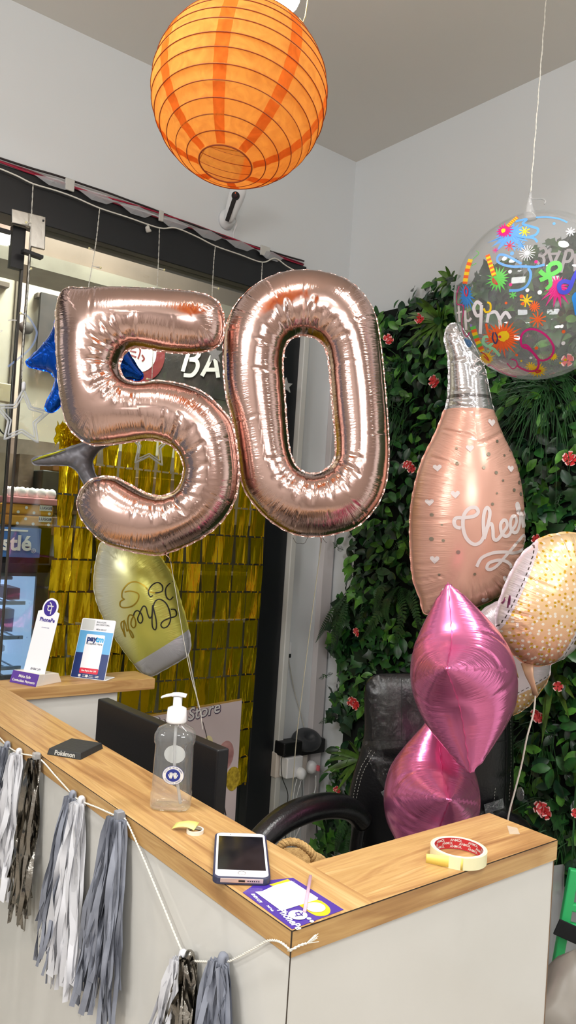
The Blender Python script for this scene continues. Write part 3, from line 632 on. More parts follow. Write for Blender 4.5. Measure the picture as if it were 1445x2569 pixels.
outl = [(-pw/2-.014, -.01), (pw/2+.010, -.01), (pw/2+.010, ph-.0)]+[(x, y) for x, y in arc[::-1]]+[(-pw/2-.014, ph)]
outl = [(max(-pw/2-.014, x), y) for x, y in outl]
MB().prism(outl[::1], -.0012, 0, M=ML).build('panel', mat('card_white', (238, 238, 242), .4), st1)
mb = MB(); mb.prism([(.024*cos(t), ph+.012+.024*sin(t)) for t in np.linspace(0, 2*pi, 32, endpoint=False)], 0, .0006, M=ML); mb.build('emblem_disc', INK, st1)
def onML(Mx, dz): return lambda x, y: npm(Mx)[:3, :3]@np.array([x, y, dz])+npm(Mx)[:3, 3]
mb = MB(); f_ = onML(ML, .0009)
for P in ([(-.012, ph+.018), (.012, ph+.018)], [(.006, ph+.018), (.006, ph-.006)], [(-.006, ph+.017), (-.008, ph+.008), (-.002, ph+.004), (.005, ph+.007)], [(.004, ph+.019), (-.001, ph+.026), (-.006, ph+.028)]): ribbon(mb, P, .0032, f_)
mb.build('emblem_glyph', WHT, st1)
text('name_lettering', 'PhonePe', .0165, ML@Matrix.Translation((0, ph-.024, .0006)), INK, st1, bold=.0005)
text('small_print', 'ACCEPTED HERE', .004, ML@Matrix.Translation((0, ph-.047, .0006)), INK, st1); text('small_print', 'BHIM UPI', .0095, ML@Matrix.Translation((-.0, .016, .0006)), mat('ink_grey', (130, 130, 140), .5), st1, shear=.3, bold=.0002)
# stand 2
bl, br_ = oz(176, 1699, TZ), oz(262, 1709, TZ); e1 = unit(br_-bl); n1 = np.array([e1[1], -e1[0], 0]); n1 = -n1 if n1@FW > 0 else n1
w1 = np.linalg.norm(br_-bl); cbm = (bl+br_)/2; MW = frame(cbm, e1, -n1, (0, 0, 1))
st2 = thing('payment_stand', 'blue and white tilted acrylic stand reading Paytm at the far worktop end', 'payment stand', cbm)
h2 = .185
ML = MW@Matrix.Translation((0, 0, .001))@Matrix.Rotation(pi/2-radians(17), 4, 'X')
def rrect(x0, y0, x1, y1, r, n=5):
    P = []
    for cx_, cy_, a0 in ((x1-r, y1-r, 0), (x0+r, y1-r, pi/2), (x0+r, y0+r, pi), (x1-r, y0+r, 1.5*pi)):
        P += [(cx_+r*cos(a0+pi/2*i/n), cy_+r*sin(a0+pi/2*i/n)) for i in range(n+1)]
    return P
hw = w1/2
NAVY = mat('navy_print', (30, 52, 112), .3); SKY = mat('sky_print', (104, 176, 226), .3); CWH = MATS['card_white']
MB().prism(rrect(-hw, 0, hw, h2, .006), -.0025, 0, M=ML).build('panel', CWH, st2)
MB().prism(rrect(-hw+.0015, .0015, hw-.0015, .085, .004), 0, .0005, M=ML).build('navy_field', NAVY, st2)
MB().prism([(-hw+.0015, .078), (hw-.0015, .078), (hw-.0015, .146), (-hw+.0015, .146)], 0, .0006, M=ML).build('sky_field', SKY, st2)
MB().prism(rrect(-.031, .016, .031, .136, .004), 0, .001, M=ML).build('white_window', CWH, st2)
MB().prism(rrect(-.031, .0155, .031, .032, .003), 0, .0014, M=ML).build('red_strip', mat('print_red', (214, 40, 66), .4), st2)
text('name_lettering', 'pay', .0235, ML@Matrix.Translation((-.0105, .122, .0015)), NAVY, st2, bold=.0012); text('name_lettering', 'tm', .0235, ML@Matrix.Translation((.0165, .1215, .0015)), mat('cyan_print', (40, 170, 226), .4), st2, bold=.0012)
text('small_print', 'Accepted Here', .0088, ML@Matrix.Translation((0, .107, .0015)), mat('ink_dark', (60, 62, 74), .5), st2, bold=.0001)
text('strip_lettering', 'Use Paytm for UPI', .0066, ML@Matrix.Translation((0, .0238, .0018)), WHT, st2, bold=.0003)
text('shop_lettering', 'BALLOON', .008, ML@Matrix.Translation((.004, .174, .001)), MATS['ink_dark'], st2, align='LEFT' ) if 0 else None
text('shop_lettering', 'BALLOON', .0068, ML@Matrix.Translation((.010, .1755, .001)), MATS['ink_dark'], st2); text('shop_lettering', 'DECORATORS..', .0068, ML@Matrix.Translation((.017, .1675, .001)), MATS['ink_dark'], st2)
text('number_lettering', '8826180127', .0068, ML@Matrix.Translation((.014, .1525, .001)), MATS['ink_dark'], st2)
MB().prism(rrect(-hw+.004, .150, -.012, .182, .003), 0, .0008, M=ML).build('photo_patch', mat('patch_grey', (206, 208, 206), .5), st2)
text('small_print', 'UPI &', .005, ML@Matrix.Translation((-.012, .0105, .001)), WHT, st2); text('small_print', 'Wallet', .005, ML@Matrix.Translation((-.012, .0055, .001)), WHT, st2)
text('small_print', 'Paytm', .005, ML@Matrix.Translation((.010, .0105, .001)), WHT, st2); text('small_print', 'Postpaid', .005, ML@Matrix.Translation((.011, .0055, .001)), WHT, st2)
text('small_print', 'UPI', .008, ML@Matrix.Translation((.029, .008, .001)), WHT, st2, shear=.3, bold=.0003)
for x_ in (-.028, -.004): MB().prism(rrect(x_-.004, .004, x_+.004, .012, .002), 0, .001, M=ML).build('badge', WHT, st2)
MB().box((-hw+.006, .0, .0005), (hw-.002, .06, .003), M=MW@Matrix.Translation((0.008, .0, 0))).build('foot_plate', CWH, st2, bevel=.001)
# black plinth of the desk ornament
pa, pb_, pc = oz(117, 1893, TZ), oz(202, 1907, TZ), oz(259, 1878, TZ); pd = pa+pc-pb_
po = thing('ornament_base', 'square black plinth standing on the left worktop arm', 'ornament base', (pa+pc)/2)
mb = MB(); cen = (pa+pc)/2; lo = np.array([pa, pb_, pc, pd]); top = cen+(lo-cen)*.93+[0, 0, .013]
mb.add(np.vstack([lo, top]), [(3, 2, 1, 0), (4, 5, 6, 7)]+[(i, (i+1) % 4, 4+(i+1) % 4, 4+i) for i in range(4)])
mb.build('slab', mat('slab_black', (44, 46, 46), .6, bump=(200, .3)), po, bevel=.0012)
e1 = unit(pb_-pa); up1 = unit((top[0]+top[1]-lo[0]-lo[1])/2); nn_ = np.cross(e1, up1)
text('lettering', 'Pokémon', .0125, frame((lo[0]+lo[1]+top[0]+top[1])/4+nn_*.0009+e1*.002, e1, up1, nn_), mat('grey_letter', (176, 176, 170), .5), po, bold=.0005)
# ---------------------------------------------------------------- sanitiser bottle
bc = oz(427, 2028, TZ)+np.array([.004, .006, 0])
PET = glassy('clear_plastic', (250, 252, 252), 1, 1.5, .04, .07)
bt = thing('pump_bottle', 'clear empty pump bottle with white pump head and round hand-wash sticker', 'bottle', bc)
bx = unit(np.array([RT[0], RT[1], 0])); byv = unit(np.array([FW[0], FW[1], 0])); MBo = frame(bc, bx, byv, (0, 0, 1))@Matrix.Diagonal((1.06, 1.06, .9, 1))
def bottle_prof(prof, n=40, sq=3.2):
    V = []; Fc = []
    for rx, ry, z in prof:
        for j in range(n):
            t = 2*pi*j/n; c_, s_ = cos(t), sin(t); e = 2/sq
            V.append((rx*np.sign(c_)*abs(c_)**e, ry*np.sign(s_)*abs(s_)**e, z))
    m_ = len(prof)
    for i in range(m_-1):
        for j in range(n): Fc.append((i*n+j, i*n+(j+1) % n, (i+1)*n+(j+1) % n, (i+1)*n+j))
    return V, Fc+[tuple(range(n))[::-1]]
V_, F_ = bottle_prof([(.026, .019, .003), (.032, .024, .0015), (.0335, .026, .006), (.0335, .026, .03), (.032, .0245, .034), (.0325, .025, .037), (.0315, .0245, .10), (.0312, .0242, .122), (.0335, .026, .128), (.0335, .026, .142), (.029, .022, .152), (.016, .014, .160), (.0135, .0135, .163), (.0135, .0135, .178)])
obj('bottle_body', xf(MBo, V_), F_, PET, bt, smooth=True)
WPL = mat('white_plastic', (236, 236, 238), .3)
pm = MB().lathe([(.0165, .165), (.017, .168), (.0155, .192), (.010, .195), (.0075, .196), (.0075, .214), (0.0, .215)], 28, M=MBo).build('pump_head', WPL, bt, smooth=True)
hp = smooth_path([(.014, 0, .2165), (.0, 0, .2185), (-.014, 0, .216), (-.024, 0, .2125), (-.027, 0, .210)], 5)
MB().tube(hp, [.0085]*4+[.008]*5+[.0062]*4+[.0052]*4+[.0042]*4, 12, M=MBo, flat=.45).build('nozzle', WPL, pm, smooth=True)
tube('dip_tube', xf(MBo, [(0, 0, .17), (0, 0, .12), (.002, 0, .08), (.012, 0, .03), (.016, 0, .008)]), .0028, glassy('milky_tube', (225, 225, 225), .8, 1.5, .2, .35), bt)
MB().prism([(.018*cos(t), .018*sin(t)) for t in np.linspace(0, 2*pi, 32, endpoint=False)], 0, .0004, M=MBo@Matrix.Translation((-.002, .0262, .093))@Matrix.Rotation(pi/2, 4, 'X')).build('rear_sticker', mat('sticker_grey', (214, 214, 214), .5), bt)
MS_ = MBo@Matrix.Translation((.004, -.0262, .071))@Matrix.Rotation(pi/2, 4, 'X')
circ = lambda r, n=36: [(r*cos(t), r*sin(t)) for t in np.linspace(0, 2*pi, n, endpoint=False)]
NB = mat('sticker_blue', (40, 52, 132), .4)
stk = MB().prism(circ(.0178), 0, .0003, M=MS_).build('sticker', NB, bt)
MB().prism(circ(.0172), .0003, .0005, M=MS_).build('sticker_ring', WHT, stk); MB().prism(circ(.0118), .0005, .0007, M=MS_).build('sticker_centre', NB, stk)
hm = MB(); fn = onML(MS_, .0009)
for sx in (-1, 1):
    for k_, (dx, L_) in enumerate(((-.0025, .006), (-.0012, .0075), (0, .0078), (.0013, .007), (.003, .004))):
        ribbon(hm, [(sx*(.0035+dx*.3), -.006), (sx*(.0038+dx), -.001), (sx*(.0036+dx*1.3), -.002+L_)], .0012, fn)
hm.build('hands_emblem', WHT, stk)
rt_ = MB()
for txt, a0, sgn in (('KILLS 99.9% OF GERMS', radians(158), -1), ('PROTECTS HANDS', radians(212), 1)):
    n_ = len(txt)
    for i, ch in enumerate(txt):
        if ch == ' ': continue
        an = a0+sgn*i*radians(136 if sgn < 0 else 116)/(n_-1)
        g, gf = text_geo(ch, .0034); rt_.add(g, gf, M=MS_@Matrix.Translation((.0145*cos(an), .0145*sin(an), .0009))@Matrix.Rotation(an-pi/2*(1 if sgn < 0 else -1), 4, 'Z'))
rt_.build('ring_lettering', NB, stk)
# ---------------------------------------------------------------- small things on the worktop
MATTE_Y = mat('tape_yellow', (236, 226, 120), .5); TW = mat('tape_white', (234, 228, 214), .5)
c = oz(489, 2089, TZ); rg_ = thing('tape_core', 'small thin white tape ring with a yellow paper end beside the bottle', 'tape roll', c)
MB().lathe([(.0115, 0), (.0138, 0), (.0138, .006), (.0115, .006)], 32, cap=False, M=Matrix.Translation(Vector(c))).add([], []).build('ring', TW, rg_, smooth=False)
q = [oz(430, 2082, TZ)+[0, 0, .0015], oz(486, 2087, TZ+.007)+[0, 0, .0005], oz(500, 2065, TZ+.009), oz(442, 2064, TZ+.009)+[0, 0, .0]]
V_ = []
for i in range(7):
    t = i/6; a = q[0]*(1-t)+q[1]*t; b = q[3]*(1-t)+q[2]*t; hgt = .006*sin(pi*t*.9)
    V_ += [a+[0, 0, hgt], b+[0, 0, hgt*.6]]
obj('paper_end', V_, [(2*i, 2*i+2, 2*i+3, 2*i+1) for i in range(6)], mat('paper_yellow', (244, 240, 136), .6), rg_, smooth=True, solid=.0003)
# phone
A_, B_, C_ = oz(537, 2222, TZ), oz(676, 2236, TZ), oz(543, 2101, TZ)
ey = unit(C_-A_); exv = unit((B_-A_)-ey*((B_-A_)@ey)); pwid = .0815; plen = .162; c = (B_+C_)/2+np.array([0, 0, 0])
c = (oz(537, 2222, TZ)+oz(662, 2106, TZ))/2
MPh = frame(c, exv, ey, (0, 0, 1))
ph_ = thing('mobile_phone', 'white-fronted mobile phone in a dark blue case, screen off', 'phone', c)
def rr_loop(w_, l_, r): return rrect(-w_/2, -l_/2, w_/2, l_/2, r, 6)
MB().prism(rr_loop(pwid, plen, .012), 0, .0105, M=MPh).build('case', mat('case_navy', (52, 54, 78), .45), ph_, bevel=.002)
fr_ = MB().prism(rr_loop(.0755, .1545, .009), .0100, .0112, M=MPh).build('front_glass', mat('phone_white', (236, 236, 240), .12), ph_, bevel=.0004)
MB().prism([(-.0345, -.0575), (.0345, -.0575), (.0345, .0635), (-.0345, .0635)], .0112, .0114, M=MPh).build('screen', mat('phone_screen', (20, 20, 26), .08, var=(30, (34, 32, 38))), ph_)
MB().lathe([(.0052, .0112), (.0058, .0112), (.0058, .0115), (.0052, .0115)], 28, cap=False, M=MPh@Matrix.Translation((0, -.067, 0))).build('home_button', mat('ring_silver', (176, 170, 172), .3, 1), ph_)
MB().prism(rrect(-.008, .0695, .008, .0708, .0006), .0112, .0114, M=MPh).build('earpiece', mat('ear_grey', (170, 168, 172), .5), ph_); MB().prism(circ(.001, 12), .0112, .0114, M=MPh@Matrix.Translation((-.016, .070, 0))).build('front_camera', BP, ph_)
MB().box((-.03, -plen/2-.0003, .0035), (.03, -plen/2+.0015, .0095), M=MPh).build('bottom_edge', mat('rose_edge', (214, 186, 180), .35, .5), ph_, bevel=.0006)
MB().box((-.0045, -plen/2-.0006, .005), (.0045, -plen/2, .0075), M=MPh).build('charging_port', BP, ph_)
hs = MB()
for i in range(6): hs.box((.008+i*.003, -plen/2-.0006, .0055), (.0096+i*.003, -plen/2, .0071), M=MPh)
hs.build('speaker_holes', BP, ph_)
# payment sticker sheet on the corner
sk = thing('payment_sticker', 'purple and yellow payment sheet stuck flat at the worktop corner', 'sticker', (cx0+.06, cy0+.08, TZ))
VIO = mat('sticker_violet', (70, 48, 150), .2); YEL = mat('sticker_yellow', (240, 196, 40), .25); SWH = mat('sticker_white', (236, 236, 240), .22)
sz = TZ+.0006
def flat(name, P, z, m): return MB().prism([tuple(oz(*p, TZ)[:2]) for p in P], z-.0003, z, M=None).build(name, m, sk)
flat('violet_sheet', [(733, 2332), (862, 2283), (735, 2203), (650, 2212), (609, 2240)], sz, VIO)
flat('yellow_band', [(676, 2221), (722, 2207), (729, 2212), (690, 2226)], sz+.0004, YEL)
flat('yellow_band', [(751, 2273), (793, 2258), (806, 2262), (818, 2270), (826, 2278), (829, 2285), (828, 2291), (823, 2296), (814, 2299), (804, 2300), (794, 2299), (784, 2295), (774, 2289)], sz+.0004, YEL)
flat('white_window', [(640, 2240), (658, 2238), (690, 2223), (731, 2212), (798, 2255), (795, 2259), (707, 2287), (702, 2285)], sz+.0008, SWH)
cc = oz(747, 2298, TZ); MB().lathe([(0, 0), (.0125, 0), (.0125, .0003), (0, .0003)], 32, cap=False, M=Matrix.Translation((cc[0], cc[1], sz+.0008))).build('emblem_disc', SWH, sk)
cc2 = oz(791, 2279, TZ); MB().lathe([(0, 0), (.0135, 0), (.0135, .0003), (0, .0003)], 32, cap=False, M=Matrix.Translation((cc2[0], cc2[1], sz+.0009))).build('smudged_disc', mat('smudge', (222, 228, 210), .4, var=(180, (190, 206, 190))), sk)
du = unit(oz(738, 2325, TZ)-oz(705, 2292, TZ)); dv = np.array([-du[1], du[0], 0]); cc3 = oz(727, 2308, TZ)
Mx = lambda p: frame((p[0], p[1], sz+.0006), du, dv, (0, 0, 1))
text('name_lettering', 'PhonePe', .0155, Mx(cc3), SWH, sk, bold=.0005)
mb = MB(); MG = Mx(cc); f_ = onML(MG, .0012)
for P in ([(-.006, .004), (.006, .004)], [(.003, .004), (.003, -.006)], [(-.003, .004), (-.004, -.001), (.003, -.002)], [(.002, .005), (-.002, .008)]): ribbon(mb, P, .0016, f_)
mb.build('emblem_glyph', VIO, sk)
text('small_print', 'BHIM UPI', .0065, Mx(oz(643, 2255, TZ)), SWH, sk, shear=.2, bold=.0003); text('small_print', '24x7 help', .0042, Mx(oz(678, 2281, TZ)), SWH, sk, bold=.0002)
text('small_print', 'Accepted here', .006, Mx(oz(750, 2226, TZ)@np.eye(3)), mat('lilac_ink', (120, 110, 176), .5), sk)
for a in [(775, 2307), (782, 2314)]: p_ = oz(*a, TZ); MB().lathe([(0, 0), (.003, 0), (.003, .0004), (0, .0004)], 12, cap=False, M=Matrix.Translation((p_[0], p_[1], sz+.0006))).build('badge', SWH, sk)
# pink translucent stick lying by the sheet
p0 = oz(764, 2287, TZ+.003); p1 = oz(779, 2197, TZ+.006); tag(MB().tube([p0, (p0+p1)/2, p1], .0024, 10, flat=.6).build('plastic_stick', mat('pink_clear', (226, 186, 206), .25, Alpha=.75), smooth=True), 'short pale pink plastic stick lying across the payment sheet', 'stick')
# tape roll ANMOL
c = oz(1150, 2143, TZ+.009); c = np.array([c[0], c[1], TZ]); RTp = .0385
dd_ = (oz(1222, 2150, TZ+.009)-oz(1079, 2130, TZ+.009)); RTp = np.linalg.norm(dd_)/2; c = (oz(1222, 2150, TZ+.009)+oz(1079, 2130, TZ+.009))/2; c[2] = TZ
tr_ = thing('tape_roll', 'large roll of clear yellowish tape with red printed core, end unrolled', 'tape roll', c)
MTp = Matrix.Translation(Vector(c)); HT = .0185
MB().lathe([(RTp-.004, 0), (RTp, 0), (RTp, HT), (RTp-.004, HT)], 56, cap=False, M=MTp).add([], []).build('tape_layers', mat('tape_cream', (236, 230, 186), .35), tr_, smooth=False)
MB().lathe([(RTp-.0062, .0004), (RTp-.004, .0004), (RTp-.004, HT+.0002), (RTp-.0062, HT+.0002), (RTp-.0062, .0004)], 56, cap=False, M=MTp).build('card_core', TW, tr_)
cr = MB()
n_ = 64
V_ = []
for j in range(n_):
    t = 2*pi*j/n_; V_ += [((RTp-.0064)*cos(t), (RTp-.0064)*sin(t), .0006), ((RTp-.0064)*cos(t), (RTp-.0064)*sin(t), HT-.0004)]
cr.add(V_, [(2*j, 2*((j+1) % n_), 2*((j+1) % n_)+1, 2*j+1) for j in range(n_)], M=MTp).build('red_lining', mat('core_red', (190, 44, 52), .45), tr_)
lt = MB()
for row, z_ in enumerate((.0145, .0095, .0045)):
    for k_ in range(8):
        g, gf = text_geo('ANMOL', .0056, bold=.0001); a0 = 2*pi*(k_+.5*(row % 2))/8
        V_ = [((RTp-.0068)*cos(a0-x/RTp*1.15), (RTp-.0068)*sin(a0-x/RTp*1.15), z_+y) for x, y, _ in g]; lt.add(V_, gf, M=MTp)
lt.build('core_lettering', WHT, tr_)
ea = oz(1068, 2165, TZ); st0 = c+np.array([RTp*cos(a_), RTp*sin(a_), 0]) if 0 else None
an0 = math.atan2(*(oz(1160, 2184, TZ)-c)[:2][::-1]); s0 = c+np.array([cos(an0), sin(an0), 0])*(RTp+.0006)
an1 = math.atan2(*(oz(1120, 2172, TZ)-c)[:2][::-1]); s1 = c+np.array([cos(an1), sin(an1), 0])*(RTp+.0015)
tp = smooth_path([s0, s1, (s1+ea)/2, ea], 6); V_ = []
for i, p in enumerate(tp): V_ += [p+[0, 0, .0006], p+[0, 0, HT*(1-.25*i/len(tp))]]
obj('loose_end', V_, [(2*i, 2*i+2, 2*i+3, 2*i+1) for i in range(len(tp)-1)], mat('tape_end_yellow', (238, 216, 110), .4), tr_, smooth=True, solid=.0003)
# bit of clear tape stuck at the worktop end
q_ = [oz(*a, TZ+.0008) for a in [(1272, 2071), (1278, 2092), (1304, 2092), (1298, 2077)]]
tag(obj('tape_scrap', q_+[p-[0, 0, .0006] for p in q_], [(0, 1, 2, 3), (7, 6, 5, 4), (0, 4, 5, 1), (1, 5, 6, 2), (2, 6, 7, 3), (3, 7, 4, 0)], mat('clear_tape', (230, 220, 200), .15, Alpha=.35)), 'small scrap of clear tape at the worktop right end', 'tape scrap')
# ---------------------------------------------------------------- tassel garland
gx = cx0-.006
gl = thing('tassel_garland', 'twisted white twine garland of grey, white and silver tassels across the counter front', 'garland', (gx, 1.3, .7))
TWN = mat('twine', (226, 222, 210), .8)
def gpt(u, v, e=0): p = ox(u, v, gx-e); return p
gp = [(-40, 1818), (0, 1851), (20, 1872), (49, 1889), (97, 1902), (140, 1947), (184, 1995), (205, 2010), (245, 2026), (288, 2045), (312, 2052), (350, 2130), (400, 2250), (462, 2398), (480, 2410), (562, 2412), (590, 2405), (640, 2378), (672, 2360)]
P3 = [gpt(*a) for a in gp]+[gpt(700, 2362, .002), gpt(722, 2378, .004)]
cz = P3[-1][2]; pe = oy(738, 2382, cy0-.005); P3 += [np.array([cx0-.005, cy0-.004, pe[2]]), oy(752, 2372, cy0-.006), oy(768, 2367, cy0-.008)]
P3 = smooth_path(P3, 10); P3 = resample(P3, .0025, closed=False)
Tn_ = np.gradient(P3, axis=0); Tn_ /= np.linalg.norm(Tn_, axis=1)[:, None]; s_ = np.arange(len(P3))*.0025
n1_ = np.cross(Tn_, [1, 0, 0.3]); n1_ /= np.linalg.norm(n1_, axis=1)[:, None]; n2_ = np.cross(Tn_, n1_); tw = MB()
for ph0 in (0, pi): a = s_*2*pi/.011+ph0; tw.tube(P3+.0009*(n1_*np.cos(a)[:, None]+n2_*np.sin(a)[:, None]), .00095, 6)
tw.build('twine', TWN, gl, smooth=True)
fy = MB(); r2 = random.Random(3); e_ = P3[-1]
for i in range(16): d_ = np.array([.012, -.002, .004])+np.array([r2.uniform(-.002, .006), r2.uniform(-.003, .001), r2.uniform(-.006, .006)]); fy.tube([e_, e_+d_*.6, e_+d_], .0005, 4)
fy.build('frayed_end', TWN, gl)
GRY = mat('tissue_grey', (142, 146, 158), .7, var=(30, (124, 128, 140))); WHTI = mat('tissue_white', (216, 216, 220), .8, Alpha=.93); MET = mat('foil_silver', (150, 146, 138), .22, 1, bump=(60, 1)); SIL = mat('foil_grey', (176, 176, 184), .3, .8)
for m__ in (GRY, WHTI): m__.node_tree.nodes['Principled BSDF'].inputs['Subsurface Weight'].default_value = 0
def tassel(u, v, ub, vb, wtop, wbot, m, lab, n=42, seed=0, wd=.007, band=None, clip=None):
    rg = random.Random(seed); top = gpt(u, v, .002); bot = gpt(ub, vb, .006); D = bot-top
    t = MB(); Lh = np.linalg.norm(D)
    loop = top+np.array([-.003, 0, .006]); neck = top+D*.10
    # folded head wrapped over the twine
    t.tube(smooth_path([top+[-.002, 0, -.03], top+[-.005, 0, -.01], top+[-.004, 0, .006], top+[.001, 0, .007], top+[.003, 0, -.006]], 4), [.004+.003*min(1, i/6) for i in range(17)], 10, flat=.55)
    for i in range(n):
        f = rg.uniform(-1, 1); g = rg.uniform(-1, 1); Ln = Lh*rg.uniform(.74, 1.02); N_ = 12; c_ = []
        ph_ = rg.uniform(0, 6); am = rg.uniform(.004, .018); tws = rg.uniform(-9, 9); wd_ = wd*rg.uniform(.7, 1.9)
        A, B = [], []
        for k_ in range(N_):
            s = k_/(N_-1); sp = (s**.75); yy = f*(wtop*(1-sp)+wbot*sp)/2; xx = -.004-abs(g)*(.006+.016*min(1, s*1.6))
            y_ = yy+am*sin(ph_+s*7)*s
            p = top+(D/Lh)*Ln*s+np.array([min(xx+am*.6*sin(ph_+s*6), -.001), y_+.004*sin(ph_*3+s*17)*s, 0]); an = tws*s+ph_
            o_ = np.array([sin(an)*.6, cos(an), 0])*wd_/2*(1-.3*(k_ == 0)); A.append(p+o_); B.append(p-o_)
        for q_ in (A, B):
            for p in q_: p[0] = min(p[0], cx0-.0015)
        t.add(A+B, [(k_, k_+1, N_+k_+1, N_+k_) for k_ in range(N_-1)])
    ob = t.build('tassel', m, gl, smooth=True); ob['label'] = lab
    if band is not None:
        MB().tube([top+[-.004, 0, -.032], top+[-.004, 0, -.026]], .0078, 12).build('neck_tie', band, ob, smooth=True)
    if clip is not None:
        MB().box((top[0]-.012, top[1]-.007, top[2]-.016), (top[0]+.002, top[1]+.007, top[2]+.012)).build('wrap_tab', clip, ob, bevel=.002)
    return ob
tassel(20, 1872, -45, 2230, .015, .075, GRY, 'dark grey tissue tassel, leftmost', seed=1)
tassel(49, 1890, 15, 2240, .02, .11, WHTI, 'white tissue tassel between grey and metallic ones', seed=2, wd=.012, n=50)
tassel(97, 1902, 62, 2322, .018, .085, MET, 'crinkled metallic silver tassel', seed=3, wd=.009, n=32, clip=mat('clear_wrap', (200, 200, 200), .15, Alpha=.5))
tassel(184, 1998, 128, 2425, .022, .085, GRY, 'grey tissue tassel beside the metallic one', seed=4)
tassel(206, 2012, 172, 2470, .022, .105, WHTI, 'long white tissue tassel in the middle', seed=5, wd=.012, n=56)
tassel(305, 2050, 252, 2548, .035, .13, GRY, 'longest grey tissue tassel with taped head', seed=6, n=72, wd=.009, band=WHTI, clip=mat('grey_tape', (140, 142, 148), .4))
tassel(462, 2402, 405, 2860, .02, .13, WHTI, 'white tissue tassel low at the counter corner', seed=7, wd=.014, n=50)
tassel(478, 2404, 466, 2860, .022, .085, MET, 'metallic silver tassel low at the counter corner', seed=8, wd=.016, n=30, band=SIL)
tassel(562, 2410, 552, 2880, .025, .09, GRY, 'grey tissue tassel nearest the counter corner', seed=9, wd=.012, n=48, band=WHTI)
# ---------------------------------------------------------------- paper lantern
LC = ad(601, 238, 1.8); LR = .2
_d = ray(565, 414); _b = (CAM-LC)@_d; _a = _d@_d; _t = (-_b-sqrt(_b*_b-_a*((CAM-LC)@(CAM-LC)-(LR*.955)**2)))/_a; adn = unit(CAM+_d*_t-LC); az = -adn; axx = unit(np.cross(az, FW)); ayy = np.cross(az, axx)
ML_ = frame(LC, axx, ayy, az)
def paper(name, col, tr=.6):
    m = bpy.data.materials.new(name); m.use_nodes = True; nt = m.node_tree; L = nt.links.new; nt.nodes.remove(nt.nodes['Principled BSDF'])
    d = nt.nodes.new('ShaderNodeBsdfDiffuse'); t = nt.nodes.new('ShaderNodeBsdfTranslucent'); mx = nt.nodes.new('ShaderNodeMixShader'); mx.inputs[0].default_value = tr
    tc = nt.nodes.new('ShaderNodeTexCoord'); n = nt.nodes.new('ShaderNodeTexNoise'); n.inputs['Scale'].default_value = 26; n.inputs['Detail'].default_value = 7; n.inputs['Distortion'].default_value = 1.5
    r = nt.nodes.new('ShaderNodeValToRGB'); r.color_ramp.elements[0].position = .3; r.color_ramp.elements[1].position = .7
    r.color_ramp.elements[0].color = rgb(*[int(c*.93) for c in col]); r.color_ramp.elements[1].color = rgb(*[min(255, int(c*1.06)+4) for c in col])
    L(tc.outputs['Object'], n.inputs['Vector']); L(n.outputs[0], r.inputs[0]); L(r.outputs[0], d.inputs[0]); L(r.outputs[0], t.inputs[0])
    L(d.outputs[0], mx.inputs[1]); L(t.outputs[0], mx.inputs[2]); L(mx.outputs[0], nt.nodes['Material Output'].inputs[0]); return m
PAP = paper('orange_paper', (255, 186, 96)); PAPD = paper('orange_paper_double', (250, 140, 56), .52)
ln = thing('paper_lantern', 'round orange paper lantern with dark wire ribs hanging from the ceiling', 'lantern', LC)
NR = 17; th = np.linspace(pi-.30, .30, NR); prof = []
for i in range(NR-1):
    for s in range(4):
        t = th[i]*(1-s/4)+th[i+1]*s/4; r_ = LR*(1-.013*sin(pi*s/4)); prof.append((r_*sin(t)*1.0, r_*cos(t)*.99))
prof.append((LR*sin(th[-1]), LR*cos(th[-1])*.99))
MB().lathe(prof, 96, M=ML_, cap=False).build('shade', PAP, ln, smooth=True)
wr_ = MB()
for i in range(NR):
    r_ = LR*sin(th[i])*1.002; z_ = LR*cos(th[i])*.99; tilt = .01*sin(i*2.1)
    wr_.tube([xf(ML_, [[r_*cos(a), r_*sin(a), z_+r_*tilt*cos(a+i)]])[0] for a in np.linspace(0, 2*pi, 72, endpoint=False)], .0011 if 0 < i < NR-1 else .0018, 6, closed=True)
wr_.build('wire_ribs', mat('rib_brown', (150, 62, 14), .6), ln, smooth=True)
for k_ in range(8):
    a0 = 2*pi*k_/8+.66; V_ = []; wa = .075
    for t in np.linspace(pi-.32, .32, 60):
        f = LR*1.0035*(1-.013*abs(sin((t-th[0])/(th[1]-th[0])*pi)))
        for da in (-wa, 0, wa):
            w_ = da*(.45+.55*sin(t))/max(sin(t), .3); V_.append((f*sin(t)*cos(a0+w_), f*sin(t)*sin(a0+w_), f*cos(t)*.99))
    obj('seam_strip', xf(ML_, V_), [(3*i+j, 3*i+j+1, 3*i+4+j, 3*i+3+j) for i in range(59) for j in (0, 1)], PAPD, ln, smooth=True)
tube('spreader_wire', [xf(ML_, [p])[0] for p in [(-.058, 0, -.185), (-.05, 0, -.15), (.05, 0, -.15), (.058, 0, -.185)]], .0012, mat('wire_gold', (200, 140, 60), .4, .6), ln)
tube('spreader_wire', [xf(ML_, [p])[0] for p in [(0, -.058, .185), (0, -.05, .20), (0, .05, .20), (0, .058, .185)]], .0012, MATS['wire_gold'], ln)
bcn = ad(706, -14, 1.84); bl_ = thing('light_bulb', 'glowing round white bulb above the orange lantern', 'light bulb', bcn)
MB().sphere(bcn, .045, 24).build('glass_globe', emis('bulb_glow', (255, 240, 225), 60), bl_, smooth=True)
MB().lathe([(.018, .035), (.02, .05), (.02, .10), (.012, .115)], 20, M=Matrix.Translation(Vector(bcn))).build('socket', mat('socket_white', (220, 220, 220), .4), bl_, smooth=True)
tube('cord', [bcn+[0, 0, .11], (bcn[0], bcn[1], CEIL)], .003, WPL, bl_)
